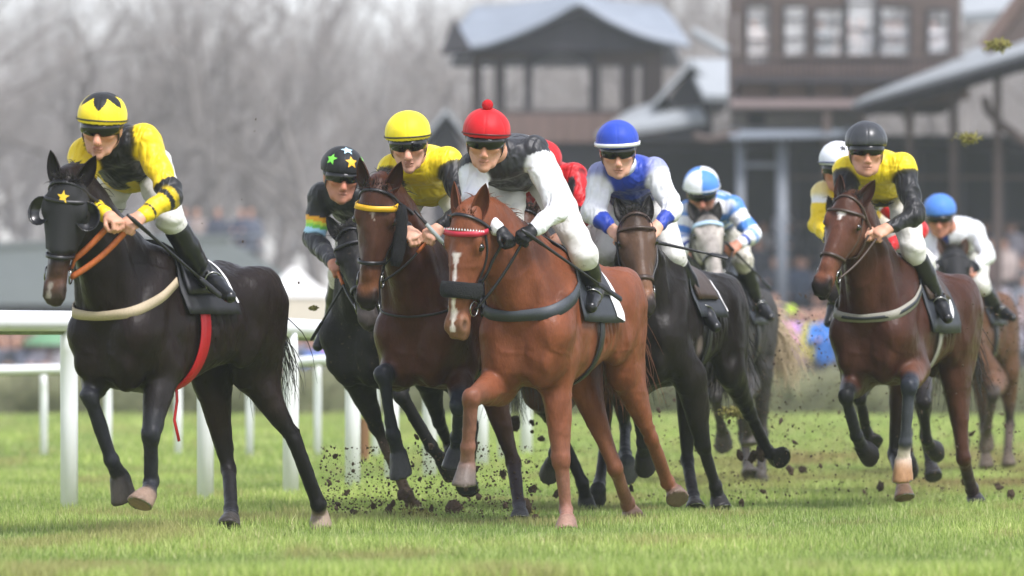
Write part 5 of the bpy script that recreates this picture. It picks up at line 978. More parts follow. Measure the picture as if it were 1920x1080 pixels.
BK = '1b191a'
def legs4(*a, **k): return {n: k.get(n, a) for n in ('RF', 'LF', 'RH', 'LH')}
SPECS = {
'lead': dict(label='near black racehorse in a blinkered hood with a yellow star, leading on the left', coat='1a1210', dark='100e0e', light='1f1613', muzzle='3a302b', nose='5a4034', face='1d1918', h=.012,
    legs=legs4('1e1a19', '25262a', '25262b', '26262a', '4a443e', RH=('2b1f1b', '1f1b1b', '1c1b1c', '26262a', '3a3633'), LH=('241c1a', '161414', '151414', '8a7a6c', '8d7d6e'), LF=('1f1b1a', '28292d', '2a2b30', '2a2b30', '8a7566')),
    marks=[(.82, .95, -.012, -.02, .012, .016, '8d857d')], tail=(-.5, .1, -.5), taillen=.62, fore=(0, .5, .5), ear=(.9, -.1), ears=.5,
    tack=dict(hood='star', breast=dict(mat='tan_web', w=.048), girth='red_web', girth_w=.085, loose=True, cloth='black_cloth', cloth_marks=[([(.02, .93), (.02, .70), (.02, .5)], .02, 'white_print')], leather='black_leather')),
'black': dict(label='mud-spattered black racehorse half hidden behind the bay with the yellow browband', coat='151313', dark='0f0f0f', muzzle='4a4340', nose='2c2a29', h=.014, muddy=True,
    legs=legs4('1e1d1d', '1a1a1a', '191919', '1b1b1b', '232120', RF=('1e1d1d', '1b1a1a', '4a3d33', '4a3c30', '4a3c30')), tail=(-.5, .1, -.4), tack=dict(girth='black_leather')),
'bay': dict(label='dark bay racehorse with yellow browband and black sheepskin cheek roll', coat='412419', dark='1b1818', light='523024', muzzle='2a2424', nose='7a4e33', face='4a3025', h=.012,
    legs=legs4('4c2c1e', '22242a', '20222a', '24262b', '3a3a3c', LF=('46291d', '262a33', '262a33', '2a2e36', '3a3a3c'), LH=('3d261d', '33231d', '3a3236', '4a4a50', '4d4d50'), RH=('3d261d', '33231d', '3a3236', '3a3a3f', '3d3d40')),
    marks=[(.20, .27, .0, .012, .009, .005, 'a89a90')], fore=(0, .5, .6), forelen=.08, tack=dict(brow='yellow_browband', brow2='black_leather', brow_w=.03, cheekpiece=(1,), leather='black_leather', breast=dict(mat='black_leather', w=.010))),
'chestnut': dict(label='bright chestnut racehorse with white blaze and black sheepskin noseband', coat='70402a', dark='633a26', light='7d4c34', muzzle='7d5a45', nose='84543c', face='764630', h=.0115, hair='hair_brown',
    legs=legs4('774630', '7a4e3c', '80594a', '856355', '6a605a', LF=('774630', '7d4f3c', '865e4e', '967063', '96786a'), RH=('70422c', '724834', '805a4b', '8b6c5d', '8c7466'), LH=('70422c', '70432c', '734934', '745044', '6b5a50')),
    marks=[(.32, .44, -.002, .002, .020, .013, 'e6dcd4'), (.44, .60, .002, .004, .008, .010, 'e6dcd4'), (.60, .95, .004, .0, .012, .017, 'e2d6cd')], fore=(0, .55, .5), forelen=.05, ear=(1., .0), ears=.38,
    tack=dict(brow='red_browband', brow2='white_print', brow_w=.028, fleece='fleece', breast=dict(mat='slate_web', w=.062), cloth='cloth_dark', cloth_f=.44, cloth_z=1.15, girth='black_leather', girth_w=.06,
        cloth_marks=[([(.12, .98), (.10, .80), (.10, .62)], .11, 'white_print')])),
'red': dict(label='brown racehorse with a white star, hidden behind the chestnut horse', coat='4a3024', dark='222020', muzzle='2a2525', nose='50382c', h=.015,
    legs=legs4('43291f', '2a2422', '262426', '2a2a2c', '3c3a38', RF=('2a2220', '1c1b1b', '1b1b1b', '1f1f1f', '222222'), LH=('3a2a24', '34363c', '36383e', '3a3c40', '5c5c5c')), marks=[(.22, .30, 0, 0, .012, .008, 'c8bcb0')], tack=dict()),
'navy': dict(label='dark brown racehorse under the blue and white jockey, brown face and dark noseband', coat='1b1715', dark='131212', light='1d1917', muzzle='2e2928', nose='80583f', face='564133', h=.0125,
    legs=legs4('1f1b19', '1b1a1a', '1c1b1d', '202022', '282626'), fore=(0, .3, .9), forelen=.10, patch=[(.30, .25, 1.02, .05, '6e635d')], tail=(-.6, .1, -.3), ear=(1., -.1), tack=dict(leather='brown_leather', nose_t=.66, nose_w=.028, cloth='cloth_dark', cloth_marks=[([(.02, .96), (.02, .75), (.02, .5)], .025, 'white_print')])),
'grey': dict(label='dappled grey-faced racehorse with pale tail behind the blue and white jockeys', coat='312f2e', dark='2a2828', light='3a3736', muzzle='5b5552', nose='a8a19a', face='a39c95', h=.016, dapple=1., muddy=True,
    legs=legs4('35322f', '34322f', '3a3734', '45413c', '4a4642'), hair='hair', tailhair='hair_pale', tail=(-.15, 1., .0), tailwind=(0, .03, 0), taillen=.66, tailn=420, taildroop=.36, tack=dict(brow='pale_blue_browband', brow_w=.03)),
'right': dict(label='dark bay racehorse on the right with a small white star and a white sock', coat='3d2319', dark='1b1818', light='47291d', muzzle='1f1b1b', nose='7d4d38', face='56362a', h=.0125,
    legs=legs4('44281d', '1f2022', '1e1f22', '1d1d1f', '2c2828', LF=('5a3a2c', '2a2e36', '3a3d42', 'd6c9bd', 'a07a58'), RH=('2c1d18', '1d1a1a', '1d1b1b', '6b5544', '6b5544'), LH=('44281c', '40261c', '33262a', '2c2c30', '2c2c30')),
    marks=[(.17, .26, .0, .0, .022, .012, 'ded6cf')], fore=(0, .2, 1.0), forelen=.08, tack=dict(leather='brown_leather', breast=dict(mat='grey_web', stripe='cloth_dark', w=.052), girth='grey_web', girth_w=.05, cloth='cloth_dark', cloth_z=1.10,
        cloth_marks=[([(.36+.17*math.cos(t), .82+.075*math.sin(t)) for t in np.linspace(0, 2*math.pi, 25)], .035, 'white_print')])),
'hidden': dict(label='dark racehorse almost hidden behind the bay with the white sock', coat='2a211d', dark='1b1818', muzzle='231f1e', nose='3a2c26', h=.016,
    legs=legs4('261e1b', '1d1b1b', '1d1b1b', '1f1d1d', '2a2828'), tack=dict()),
'far': dict(label='brown racehorse in blinkers with a cream sheepskin noseband, far right', coat='553a28', dark='2a2320', muzzle='3a302b', nose='4a3a30', face='3c312b', h=.016, muddy=True,
    legs=legs4('5a4030', '3c342e', '4a4038', '544a40', '5a5046'), tack=dict(hood='plain', fleece='fleece_cream')),
}
flat('black_cloth', '1a1b1f', .6, nscale=40, bmp=.3); flat('yellow_browband', 'e0ae1c', .5); flat('red_browband', 'b3243a', .5); flat('pale_blue_browband', 'a9c4d8', .5)
HORSES = {}
for k in SPECS:
    HORSES[k] = build_horse(k, DATA[k], SPECS[k]); build_tack(HORSES[k])

# ------------------------------------------------------------------ riders
SK = [lin('c9977e'), lin('b98068'), lin('d8a78f')]
def hand_prims(w, d, dn, sd, col, g=1.0):
    """a closed hand: palm, four unequal bent fingers, thumb across; d along forearm, dn towards palm side, sd towards the thumb"""
    P = []; d = nrm(d); dn = perp(dn, d); sd = np.cross(d, dn) if np.dot(np.cross(d, dn), sd) > 0 else np.cross(dn, d)
    P.append(Cone(w-d*.03, w+d*.02, .030*g, .030*g, sd, 1.15, col=col, k=.012))
    P.append(Ell(w+d*.055, (.048*g, .042*g, .020*g), ax=(d, sd, dn), col=col, k=.012))
    for i, (o, L) in enumerate(((.030, .92), (.010, 1.05), (-.010, .98), (-.029, .78))):
        k0 = w+d*.088+sd*o*g; k1 = k0+(d*.45+dn*.85)*.036*L*g; k2 = k1+(-d*.55+dn*.70)*.026*L*g; k3 = k2+(-d*.95-dn*.1)*.022*L*g
        P += [Cone(k0, k1, .0105*g, .0098*g, col=col, k=.004), Cone(k1, k2, .0096*g, .0088*g, col=col, k=.003), Cone(k2, k3, .0086*g, .0078*g, col=col, k=.003)]
    t0 = w+d*.035+sd*.036*g+dn*.008; t1 = t0+(d*.7+sd*.35+dn*.5)*.036*g; t2 = t1+(d*.55-sd*.35+dn*.65)*.030*g
    P += [Cone(t0, t1, .0125*g, .011*g, col=col, k=.008), Cone(t1, t2, .0108*g, .009*g, col=col, k=.003)]
    return P
def build_rider(key, Hh, sp):
    c = Hh['c']; J = {k: A(v) for k, v in c['rid'].items()}; root = empty('person', tuple(Hh['root'].location), Hh['root'].rotation_euler[2])
    tag(root, sp['label'], 'jockey', 'jockeys in the race')
    hs = sp.get('hs', 1.16); rv = np.random.default_rng(sum(map(ord, key))); fw_, jw_, nz_, ch_ = rv.uniform(.92, 1.08), rv.uniform(.88, 1.12), rv.uniform(.85, 1.2), rv.uniform(.85, 1.2); vox = sp.get('h', .010); skin = SK[sp.get('skin', 0)]; glove = lin(sp['glove']) if 'glove' in sp else None
    up0 = A((0, 0, 1)); Lx = A((0, 1, 0)); fwd = nrm(J['face']); upv = perp(J['up'], fwd); sid = np.cross(upv, fwd)   # sid: rider's left
    hd = J['head']; hp = lambda f, s, u: hd+(fwd*f+sid*s+upv*u)*hs
    shm = (J['shL']+J['shR'])/2; hip = J['hip']; sp_ax = nrm(shm-hip); lat = perp(J['shL']-J['shR'], sp_ax); bkv = np.cross(sp_ax, lat); bkv = bkv if bkv[2] > 0 else -bkv
    hipL = hip+Lx*.095; hipR = hip-Lx*.095; nb = shm+sp_ax*.02+bkv*.02
    # --- head (fine) ---
    lip = lin('a5735f'); P = []
    P.append(Ell(hp(-.012, 0, .048), A((.098, .078, .098))*hs, ax=(fwd, sid, upv), col=skin, k=.03))
    P.append(Cone(hp(.030, 0, -.005), hp(.058, 0, -.088), .064*hs, .034*hs*jw_, sid, fw_, col=skin, k=.04))
    for s in (1, -1):
        P += [Ell(hp(.062, .042*s, -.012), A((.030, .028, .026))*hs, ax=(fwd, sid, upv), col=tuple(x*f for x, f in zip(skin, (1.04, .92, .90))), k=.025),
              Cone(hp(-.005, .062*s, -.03), hp(.05, .036*s, -.090), .022*hs, .020*hs*jw_, col=tuple(x*.86 for x in skin), k=.03),
              Ell(hp(-.012, .082*s, -.004), A((.022, .010, .034))*hs, ax=(nrm(fwd-sid*s*.5), sid, upv), col=skin, k=.008),
              Ell(hp(.086, .034*s, .014), A((.016, .018, .010))*hs, ax=(fwd, sid, upv), k=.012, sub=True),
              Ell(hp(.100, .012*s, -.047), A((.011, .009, .008))*hs, ax=(fwd, sid, upv), col=skin, k=.008)]
    P += [Cone(hp(.085, 0, .014), hp(.108+.006*(nz_-1)*5, 0, -.038), .0115*hs, .0145*hs*nz_, col=tuple(x*f for x, f in zip(skin, (1.04, .91, .89))), k=.012),
          Ell(hp(.082, 0, .030), A((.014, .05, .012))*hs, ax=(fwd, sid, upv), col=skin, k=.02),
          Ell(hp(.090, 0, -.071), A((.013, .025, .006))*hs, ax=(fwd, sid, upv), col=lip, k=.006), Ell(hp(.088, 0, -.082), A((.013, .021, .007))*hs, ax=(fwd, sid, upv), col=lip, k=.006),
          Ell(hp(.100, 0, -.0765), A((.010, .024, .0018))*hs, ax=(fwd, sid, upv), k=.003, sub=True),
          Ell(hp(.080, 0, -.108), A((.021, .022, .018))*hs*ch_, ax=(fwd, sid, upv), col=tuple(x*.80 for x in skin), k=.02),
          Cone(hp(-.03, 0, -.03), nb, .056*hs, .066, col=skin, k=.03)]
    hf = Field(P, .0058 if vox < .012 else .009); V, F = hf.mesh(1); C = hf.colors(V, .006)
    bv, bf, bc = [V], [F], [C]; nofs = len(V)
    def join(V, F, C):
        nonlocal nofs
        bv.append(V); bf.append(F+nofs); bc.append(C); nofs += len(V)
    for S in ('L', 'R'):
        e, w = J['el'+S], J['ha'+S]; d = nrm(w-e); ss = 1 if S == 'L' else -1
        hpz = hand_prims(w-d*.055, d, nrm(A((.15, -ss*.55, -.75))), nrm(A((.3, -.2*ss, .9))), glove or skin, 1.08)
        f_ = Field(hpz, .0048 if vox < .012 else .008, .02); V, F = f_.mesh(1); join(V, F, f_.colors(V, .005))
    Pb = [Cone(hip-sp_ax*.02, hip+sp_ax*.28, .095, .095, lat, 1.3, col=skin), Cone(hip+sp_ax*.28, shm, .095, .075, lat, 1.5, col=skin), Cone(J['shR'], J['shL'], .05, .05, col=skin), Cone(shm, nb+upv*.03, .06, .05, col=skin)]
    for S in ('L', 'R'):
        hj = hipL if S == 'L' else hipR
        Pb += [Cone(J['sh'+S], J['el'+S], .042, .034, col=skin), Cone(J['el'+S], J['ha'+S]-nrm(J['ha'+S]-J['el'+S])*.05, .033, .026, col=skin), Cone(hj, J['kn'+S], .075, .05, col=skin), Cone(J['kn'+S], J['an'+S], .046, .03, col=skin), Cone(J['an'+S], J['an'+S]+(J['to'+S]-J['an'+S])*.4, .024, .016, col=skin)]
    f_ = Field(Pb, .017); V, F = f_.mesh(1); join(V, F, f_.colors(V))
    mesh_obj('body', np.concatenate(bv), np.concatenate(bf), M['skin'], root, cols=np.concatenate(bc))
    # --- silks ---
    tor = sp['torso']; slv = sp['sleeve']
    def torso_col(t, V):
        q = V-hip; a_ = q@sp_ax/np.linalg.norm(shm-hip); b_ = q@lat; d_ = q@bkv; return tor(a_, b_, d_)
    Tl = np.linalg.norm(shm-hip)
    Ps = [Cone(hip+sp_ax*.05-bkv*.02, hip+sp_ax*Tl*.55, .122, .134, lat, 1.30, col=torso_col, k=.04), Cone(hip+sp_ax*Tl*.55, shm-sp_ax*.02, .134, .106, lat, 1.42, col=torso_col, k=.04),
          Cone(J['shR'], J['shL'], .080, .080, col=torso_col, k=.04), Cone(shm+bkv*.01, nb+upv*.02, .088, .062, lat, 1.2, col=torso_col, k=.05),
          Ell(hip+sp_ax*Tl*.62+bkv*.035, (.20, .15, .10), ax=(sp_ax, lat, bkv), col=torso_col, k=.06),
          Ell(hip+sp_ax*Tl*.30-bkv*.055, (.14, .14, .075), ax=(sp_ax, lat, bkv), col=torso_col, k=.05)]
    for S in ('L', 'R'):
        e, w, sh = J['el'+S], J['ha'+S], J['sh'+S]; d = nrm(w-e); wr = w-d*.075
        Ps += [Cone(sh, e, .077, .064, col=(lambda S: lambda t, V: slv(t*.5, V if sp.get('spots') else S))(S), k=.035), Cone(e, wr, .064, .043, col=(lambda S: lambda t, V: slv(.5+t*.5, V if sp.get('spots') else S))(S), k=.035)]
    f_ = Field(Ps, vox); V, F = f_.mesh(1); C = f_.colors(V, .004)
    G = f_.grad(V); W = f_.weights(V, .02); arm = W[:, 6:].sum(1)
    # cloth folds: oriented ripples plus billow
    fold = np.zeros(len(V))
    for j, p in enumerate(Ps):
        if not isinstance(p, Cone): continue
        t = p.t(V[:, 0], V[:, 1], V[:, 2]); nn = vnoise(V, 9, j+3); fr = 48 if j >= 6 else 36
        L = math.sqrt(p.l2); amp = (.0150 if j >= 6 else .0140)*sp.get('fold', 1)
        e1_ = perp((.3, .5, .8), p.ab); e2_ = crs(nrm(p.ab), e1_); qv = V-p.a; ang = np.arctan2(qv@e2_, qv@e1_)
        if j >= 6: r = np.sin(t*L*fr+1.3*np.sin(ang)+1.9*nn+j); env = .35+.65*np.exp(-((t-(1 if j % 2 == 0 else 0))/.30)**2)
        else: r = np.sin(t*L*24+ang*2.0+2.4*nn); env = .75
        fold += W[:, j]*amp*(1.15*np.where(r > 0, r**1.6, -np.abs(r)**.75))*env*(.6+.4*vnoise(V, 5, 31))
    V = V+G*(fold+.009*vnoise(V, 5, 2))[:, None]
    sk = mesh_obj('silks', V, F, M['silk'], root, cols=C)
    for cfg in sp.get('chest', []):     # emblem on the chest
        kind, a_, b_, r, colh = cfg; p0 = hip+sp_ax*Tl*a_+lat*b_-bkv*.2
        q = f_.snap(p0, .012); Pd, Fd = decal(f_, q, f_.grad(q[None])[0], sp_ax, star_poly(r, .40), .014); mesh_obj('chest_star', Pd, Fd, flat('print_'+colh, colh, .5), sk)
    # collar
    if 'collar' in sp:
        V, F = wrap_band(hf, nb+(hp(-.02, 0, -.05)-nb)*.45, nrm(hp(-.03, 0, -.03)-nb), .045, off=.004, th=.007, rmax=.14, N=28, ref=fwd); recalc(mesh_obj('collar', V, F, flat('collar_'+sp['collar'], sp['collar'], .6), root))
    # --- breeches, boots ---
    Pq = [Ell(hip-sp_ax*.02, (.14, .135, .115), ax=(sp_ax, Lx, bkv), k=.05)]; boots = {}
    for S in ('L', 'R'):
        hj = hipL if S == 'L' else hipR; kn, an, to = J['kn'+S], J['an'+S], J['to'+S]
        Pq += [Cone(hj, kn, .108, .072, k=.05), Cone(kn, kn+(an-kn)*.30, .072, .058, k=.03), Ell(hj+(kn-hj)*.45-bkv*.01, (.10, .085, .085), k=.04)]
    f_ = Field(Pq, vox); V, F = f_.mesh(1); G = f_.grad(V); V = V+G*(.005*vnoise(V, (9, 9, 16), 4)+.0030*np.sin(V[:, 2]*70+V[:, 0]*30+6*vnoise(V, 7, 1))*(.5+.5*vnoise(V, 6, 9)))[:, None]
    mesh_obj('breeches', V, F, M[sp.get('breeches', 'breeches')], root)
    for S in ('L', 'R'):
        kn, an, to = J['kn'+S], J['an'+S], J['to'+S]; sh = nrm(an-kn); ft = nrm(to-an); tl = max(np.linalg.norm(to-an), .13)
        Pt = [Cone(kn+(an-kn)*.22, kn+(an-kn)*.5, .067, .064, k=.01), Cone(kn+(an-kn)*.5, an, .064, .050, k=.02), Cone(an+sh*.015, an+ft*tl*.55+sh*.012, .052, .046, k=.03), Cone(an+ft*tl*.5+sh*.012, an+ft*tl*1.15+sh*.02, .046, .034, k=.02), Ell(an+sh*.04-ft*.02, (.04, .035, .03), ax=(ft, np.cross(ft, sh), sh), k=.02)]
        f_ = Field(Pt, vox*.9); V, F = f_.mesh(1); G = f_.grad(V); an_d = np.linalg.norm(V-an, axis=1); V = V+G*(.0045*np.exp(-(an_d/.09)**2)*np.sin((V@sh)*140+3*vnoise(V, 12, 3)))[:, None]
        bo = mesh_obj('boot', V, F, M['boot'], root)
        st = MB(); c0 = an+ft*tl*.45+sh*.055; e1 = nrm(np.cross(ft, sh)); N = 18
        st.tube([c0-sh*.045+e1*.050*math.cos(2*math.pi*i/N)-sh*(.068*math.sin(2*math.pi*i/N) if math.sin(2*math.pi*i/N) > 0 else .052*math.sin(2*math.pi*i/N)) for i in range(N+1)], .006, 6, cap=False)
        so_ = st.build('stirrup', M['metal'], root, True); so_.parent = Hh['saddle'] if 'saddle' in Hh else Hh['root']
        top = A((.12, .20 if S == 'L' else -.20, 1.42))*Hh['sc']; bt = MB(); p1 = c0-sh*.12
        bt.tube([top, (top+p1)/2, p1], .010, 6, fl=.3, side=Lx); bt.build('stirrup_leather', M['black_leather'], so_.parent, True)
    # --- helmet, cover, goggles ---
    def shell(name, r, cut, mat, par, colf=None, vx=.006, bulge=0, back=.0, k=.004):
        Pc = [Ell(hp(-.014, 0, .048), A(r)*hs, ax=(fwd, sid, upv), k=.02)]
        if bulge: Pc += [Ell(hp(-.02, 0, .062), A((.112, .098, .082))*hs, ax=(fwd, sid, upv), k=.03)]
        Pc.append(Ell(hp(-.014-.0*back, 0, .058+cut-.30), A((.6, .6, .30))*hs, ax=(nrm(fwd+upv*.16), sid, nrm(upv-fwd*.16)), k=k, sub=True))
        fl_ = Field(Pc, vx if vox < .012 else .009); V, F = fl_.mesh(1); V2 = V
        if bulge:
            q_ = (V-hd)/hs; an = np.arctan2(q_@sid, q_@fwd); G = fl_.grad(V); V2 = V+G*(.0022*vnoise(V, 20, 2)+.0030*np.sin(an*23+4*vnoise(V, 14, 5))*np.clip((.055-q_@upv)/.05, 0, 1)-.0020*np.exp(-((np.abs(((an/(2*math.pi)*6) % 1)-.5)-.5)/.035)**2))[:, None]
        cols = None
        if colf is not None: q = (V-hd)/hs; cols = colf(q@fwd, q@sid, q@upv)
        return mesh_obj(name, V2, F, mat, par, cols=cols), fl_
    hm, hfl = shell('helmet', (.118, .098, .100), -.048, M['helmet'], root)
    pk = MB(); V = []; F = []; N = 15
    for i in range(N):
        an = -1.0+2.0*i/(N-1)
        for (rr, zz) in ((1.0, .012), (1.22, .004), (1.22, .001), (1.0, .007)): V.append(hp(-.014+.112*rr*math.cos(an)*(1 if rr < 1.1 else .98), .093*rr*math.sin(an)*(1 if rr < 1.1 else .86), .022+zz-.016*(rr-1)*4))
    for i in range(N-1):
        for q_ in range(4): F.append((4*i+q_, 4*i+(q_+1) % 4, 4*i+4+(q_+1) % 4, 4*i+4+q_))
    cv, cfl = shell('cap_cover', (.127, .107, .106), -.030, M['cap_silk'] if not sp.get('hard') else M['helmet_grey'], hm, sp['cap'], bulge=1)
    cf = Field([Ell(hp(-.014, 0, .048), A((.127, .107, .106))*hs, ax=(fwd, sid, upv)), Ell(hp(-.02, 0, .062), A((.112, .098, .082))*hs, ax=(fwd, sid, upv), k=.03)], .008)
    if 'capband' in sp:
        V, F = wrap_band(cf, hp(-.014, 0, .058-.020), nrm(upv-fwd*.16), sp.get('capw', .009), off=.003, th=.003, rmax=.22, N=44, ref=fwd); recalc(mesh_obj('cap_band', V, F, flat('band_'+sp['capband'], sp['capband'], .5), hm))
    if sp.get('pompom'):
        pv = MB().sphere((0, 0, 0), .031, 16, 12); o = pv.build('pompom', flat('pompom_red', 'c4121f', .95, nscale=160, bmp=1., bdist=.01), hm, True); o.location = hp(-.01, 0, .172)
        for vv in o.data.vertices: vv.co *= 1+RNG.normal(0, .03)
    for (az, el, r, colh) in sp.get('capstars', []):
        D = fwd*math.cos(az)*math.cos(el)+sid*math.sin(az)*math.cos(el)+upv*math.sin(el); q = cf.snap(hp(-.014, 0, .058)+D*.13*hs, .003)
        Pd, Fd = decal(cf, q, D, upv, star_poly(r, .45), .004); mesh_obj('cap_star', Pd, Fd, flat('print_'+colh, colh, .5), cv)
    if sp.get('badge', True):   # pale maker's patch on the helmet rim
        D_ = nrm(fwd-upv*.1); q = hfl.snap(hp(.10, 0, .022), .002); Pd, Fd = decal(hfl, q, D_, upv, [(-.020, -.010), (.020, -.010), (.022, .010), (-.022, .010)], .003); mesh_obj('badge', Pd, Fd, flat('badge_grey', '8f958e', .5), hm)
    # goggles: one curved lens over both eyes, strap round the helmet, chin strap
    gP = [Ell(hp(-.002, 0, .012), A((.121, .096, .080))*hs, ax=(fwd, sid, upv), k=.01), Ell(hp(.118, 0, -.022), A((.035, .014, .022))*hs, ax=(fwd, sid, upv), k=.012, sub=True),
          Ell(hp(-.23, 0, .01), A((.27, .5, .5))*hs, ax=(fwd, sid, upv), k=.006, sub=True), Ell(hp(0, 0, .355), A((.8, .8, .32))*hs, ax=(fwd, sid, upv), k=.006, sub=True), Ell(hp(0, 0, -.322), A((.8, .8, .31))*hs, ax=(fwd, sid, upv), k=.006, sub=True)]
    gf = Field(gP, .0055 if vox < .012 else .008); V, F = gf.mesh(1); gg = mesh_obj('goggles', V, F, M['lens'], root)
    V, F = wrap_band(hfl if False else Field([Ell(hp(-.012, 0, .048), A((.108, .092, .112))*hs, ax=(fwd, sid, upv))], .01), hp(-.01, 0, .016), nrm(upv+fwd*.05), .020*hs, off=.002, th=.004, rmax=.2, N=36, ref=-fwd, a0=-2.2, a1=2.2); recalc(mesh_obj('goggle_strap', V, F, M['black_leather'], gg))
    V, F = wrap_band(hf, hp(.02, 0, -.02), nrm(fwd*1.-upv*.35), .013*hs, off=.002, th=.004, rmax=.16, N=26, ref=-upv, a0=-2.0, a1=2.0); recalc(mesh_obj('chin_strap', V, F, M['black_leather'], hm))
    return dict(root=root, J=J, hp=hp)
W_, K_ = lin('e4e6ea'), lin('17181c'); Y_ = lin('ecd21e'); YG = lin('e9c91a'); RD = lin('c2161f'); BL = lin('2340a6'); NV = lin('16265e'); LB = lin('4f86d2'); CH_ = lin('26272c')
def solid(cc): return lambda *a: np.broadcast_to(A(cc), (len(np.atleast_1d(a[0])), 3))
def pick(cond, a, b): return np.where(cond[..., None], A(a), A(b))
def sl_bands(*st): 
    ts = np.array([a for a, _ in st][1:]); cs = np.array([c_ for _, c_ in st]); return lambda t, S: cs[np.searchsorted(ts, t)]
M['helmet_grey'] = simple('helmet_grey', lin('35373b'), .33, var=.15, nscale=20, bmp=.05)
def tor_lead(a, b, d): return pick((a > .52) & (np.abs(b) < .135) | (np.abs(np.abs(b)-.07) < .045) & (a > .28), K_, YG)
def tor_chest(a, b, d): return pick((d > .03) & (np.abs(a-.55) < .035) | (a < .16), W_, CH_)
def tor_navy(a, b, d): return pick((a > .72) | (d > .02), BL, NV)
def tor_grey(a, b, d): return pick(np.sin(a*22) > .3, W_, LB)
def tor_red(a, b, d): return pick(vnoise(np.stack([a*.6, b, d], -1), 13, 6) > .38, K_, RD)
def slv_red(t, V): return pick(vnoise(V, 13, 6) > .38, K_, RD)
def cap_lead(f, s, u): return pick((u > .100) & (np.abs((((np.arctan2(s, f)+.63)/(2*math.pi)*5) % 1)-.5)*2 < 1.15*(u-.100)/.05), K_, lin('efd52c'))
RSP = {
'lead': dict(label='jockey in black and yellow silks riding the hooded leading horse', torso=tor_lead, sleeve=sl_bands((0, YG), (.40, K_), (.52, YG), (.60, K_), (.66, YG), (.90, K_), (.925, YG)), cap=cap_lead, capband='3a3716', skin=0),
'black': dict(label='jockey in black silks with rainbow armband and a black cap of coloured stars', torso=solid(K_), sleeve=sl_bands((0, K_), (.25, lin('e6a21a')), (.30, lin('cfdc4a')), (.34, lin('86d15c')), (.38, lin('a7d6ee')), (.45, lin('23242a'))), cap=solid(K_), breeches='breeches_muddy', skin=1,
    capstars=[(.25, .35, .042, 'e8b420'), (-.75, .40, .040, '78d44c'), (.15, 1.05, .042, 'b9def0'), (1.25, .35, .038, '78d44c')]),
'bay': dict(label='jockey in yellow silks with black sleeves and yellow cap, on the bay with yellow browband', torso=solid(Y_), sleeve=sl_bands((0, Y_), (.07, K_)), cap=solid(lin('efdb2a')), capband='3a3716', skin=2),
'chestnut': dict(label='jockey in red bobble cap, charcoal bib and white sleeves on the chestnut', torso=tor_chest, sleeve=sl_bands((0, CH_), (.06, W_)), cap=solid(lin('c4141f')), capband='5a0d12', pompom=True, glove='17181b', skin=0),
'red': dict(label='jockey in red silks with black spots, behind the jockey in the bobble cap', torso=tor_red, sleeve=slv_red, spots=True, cap=solid(RD), skin=0, h=.013),
'navy': dict(label='jockey in dark blue silks with white sleeves, blue cuffs and a white-banded blue cap', torso=tor_navy, sleeve=sl_bands((0, W_), (.30, W_), (.62, W_), (.74, BL)), cap=solid(lin('2846ae')), capband='e8e8ea', capw=.022, collar='dfe3ea', skin=2, chest=[('star', .34, .0, .07, 'dfe3ee')]),
'grey': dict(label='jockey in light blue and white hooped silks and quartered cap on the grey', torso=tor_grey, sleeve=sl_bands((0, LB), (.14, W_), (.30, LB), (.42, W_), (.55, LB), (.66, W_), (.80, lin('1d3f96')), (.90, W_)), cap=lambda f, s, u: pick(f*s < 0, W_, LB), capband='cfd3d2', breeches='breeches_muddy', skin=1, h=.013),
'right': dict(label='jockey in yellow silks with a black star, black sleeves and a grey-black helmet', torso=solid(Y_), sleeve=sl_bands((0, Y_), (.07, K_)), cap=solid(lin('3a3b3f')), hard=True, skin=0, chest=[('star', .30, .0, .10, '17181c')]),
'hidden': dict(label='jockey in a white cap and yellow and white silks, behind the grey-black helmet', torso=solid(YG), sleeve=lambda t, S: sl_bands((0, W_), (.2, YG))(t, S) if S == 'R' else sl_bands((0, W_), (.15, RD))(t, S), cap=solid(lin('dfe2ea')), capband='2a3560', skin=1, h=.013, capstars=[(.3, .75, .03, '17181c')]),
'far': dict(label='jockey in white and navy silks with a light blue cap, far right', torso=lambda a, b, d: pick(b < -.03, lin('1e3c86'), W_), sleeve=lambda t, S: solid(W_)(t), cap=solid(lin('4c7fd0')), skin=1, h=.014),
}
RIDERS = {}
for k in HORSES: RIDERS[k] = build_rider(k, HORSES[k], RSP[k])

# ------------------------------------------------------------------ haze
hz = MB().box((-330, -40, -1), (330, 640, 48)).build('haze', None, None)
hzm = bpy.data.materials.new('haze'); hzm.use_nodes = True; nt = hzm.node_tree; nt.nodes.remove(nt.nodes['Principled BSDF']); pvn = nt.nodes.new('ShaderNodeVolumePrincipled')
pvn.inputs['Color'].default_value = (.88, .93, 1, 1); pvn.inputs['Density'].default_value = .00055; nt.links.new(pvn.outputs[0], nt.nodes['Material Output'].inputs['Volume'])
hz.data.materials.clear(); hz.data.materials.append(hzm); tag(hz, 'pale winter haze over the racecourse', 'haze', kind='stuff')
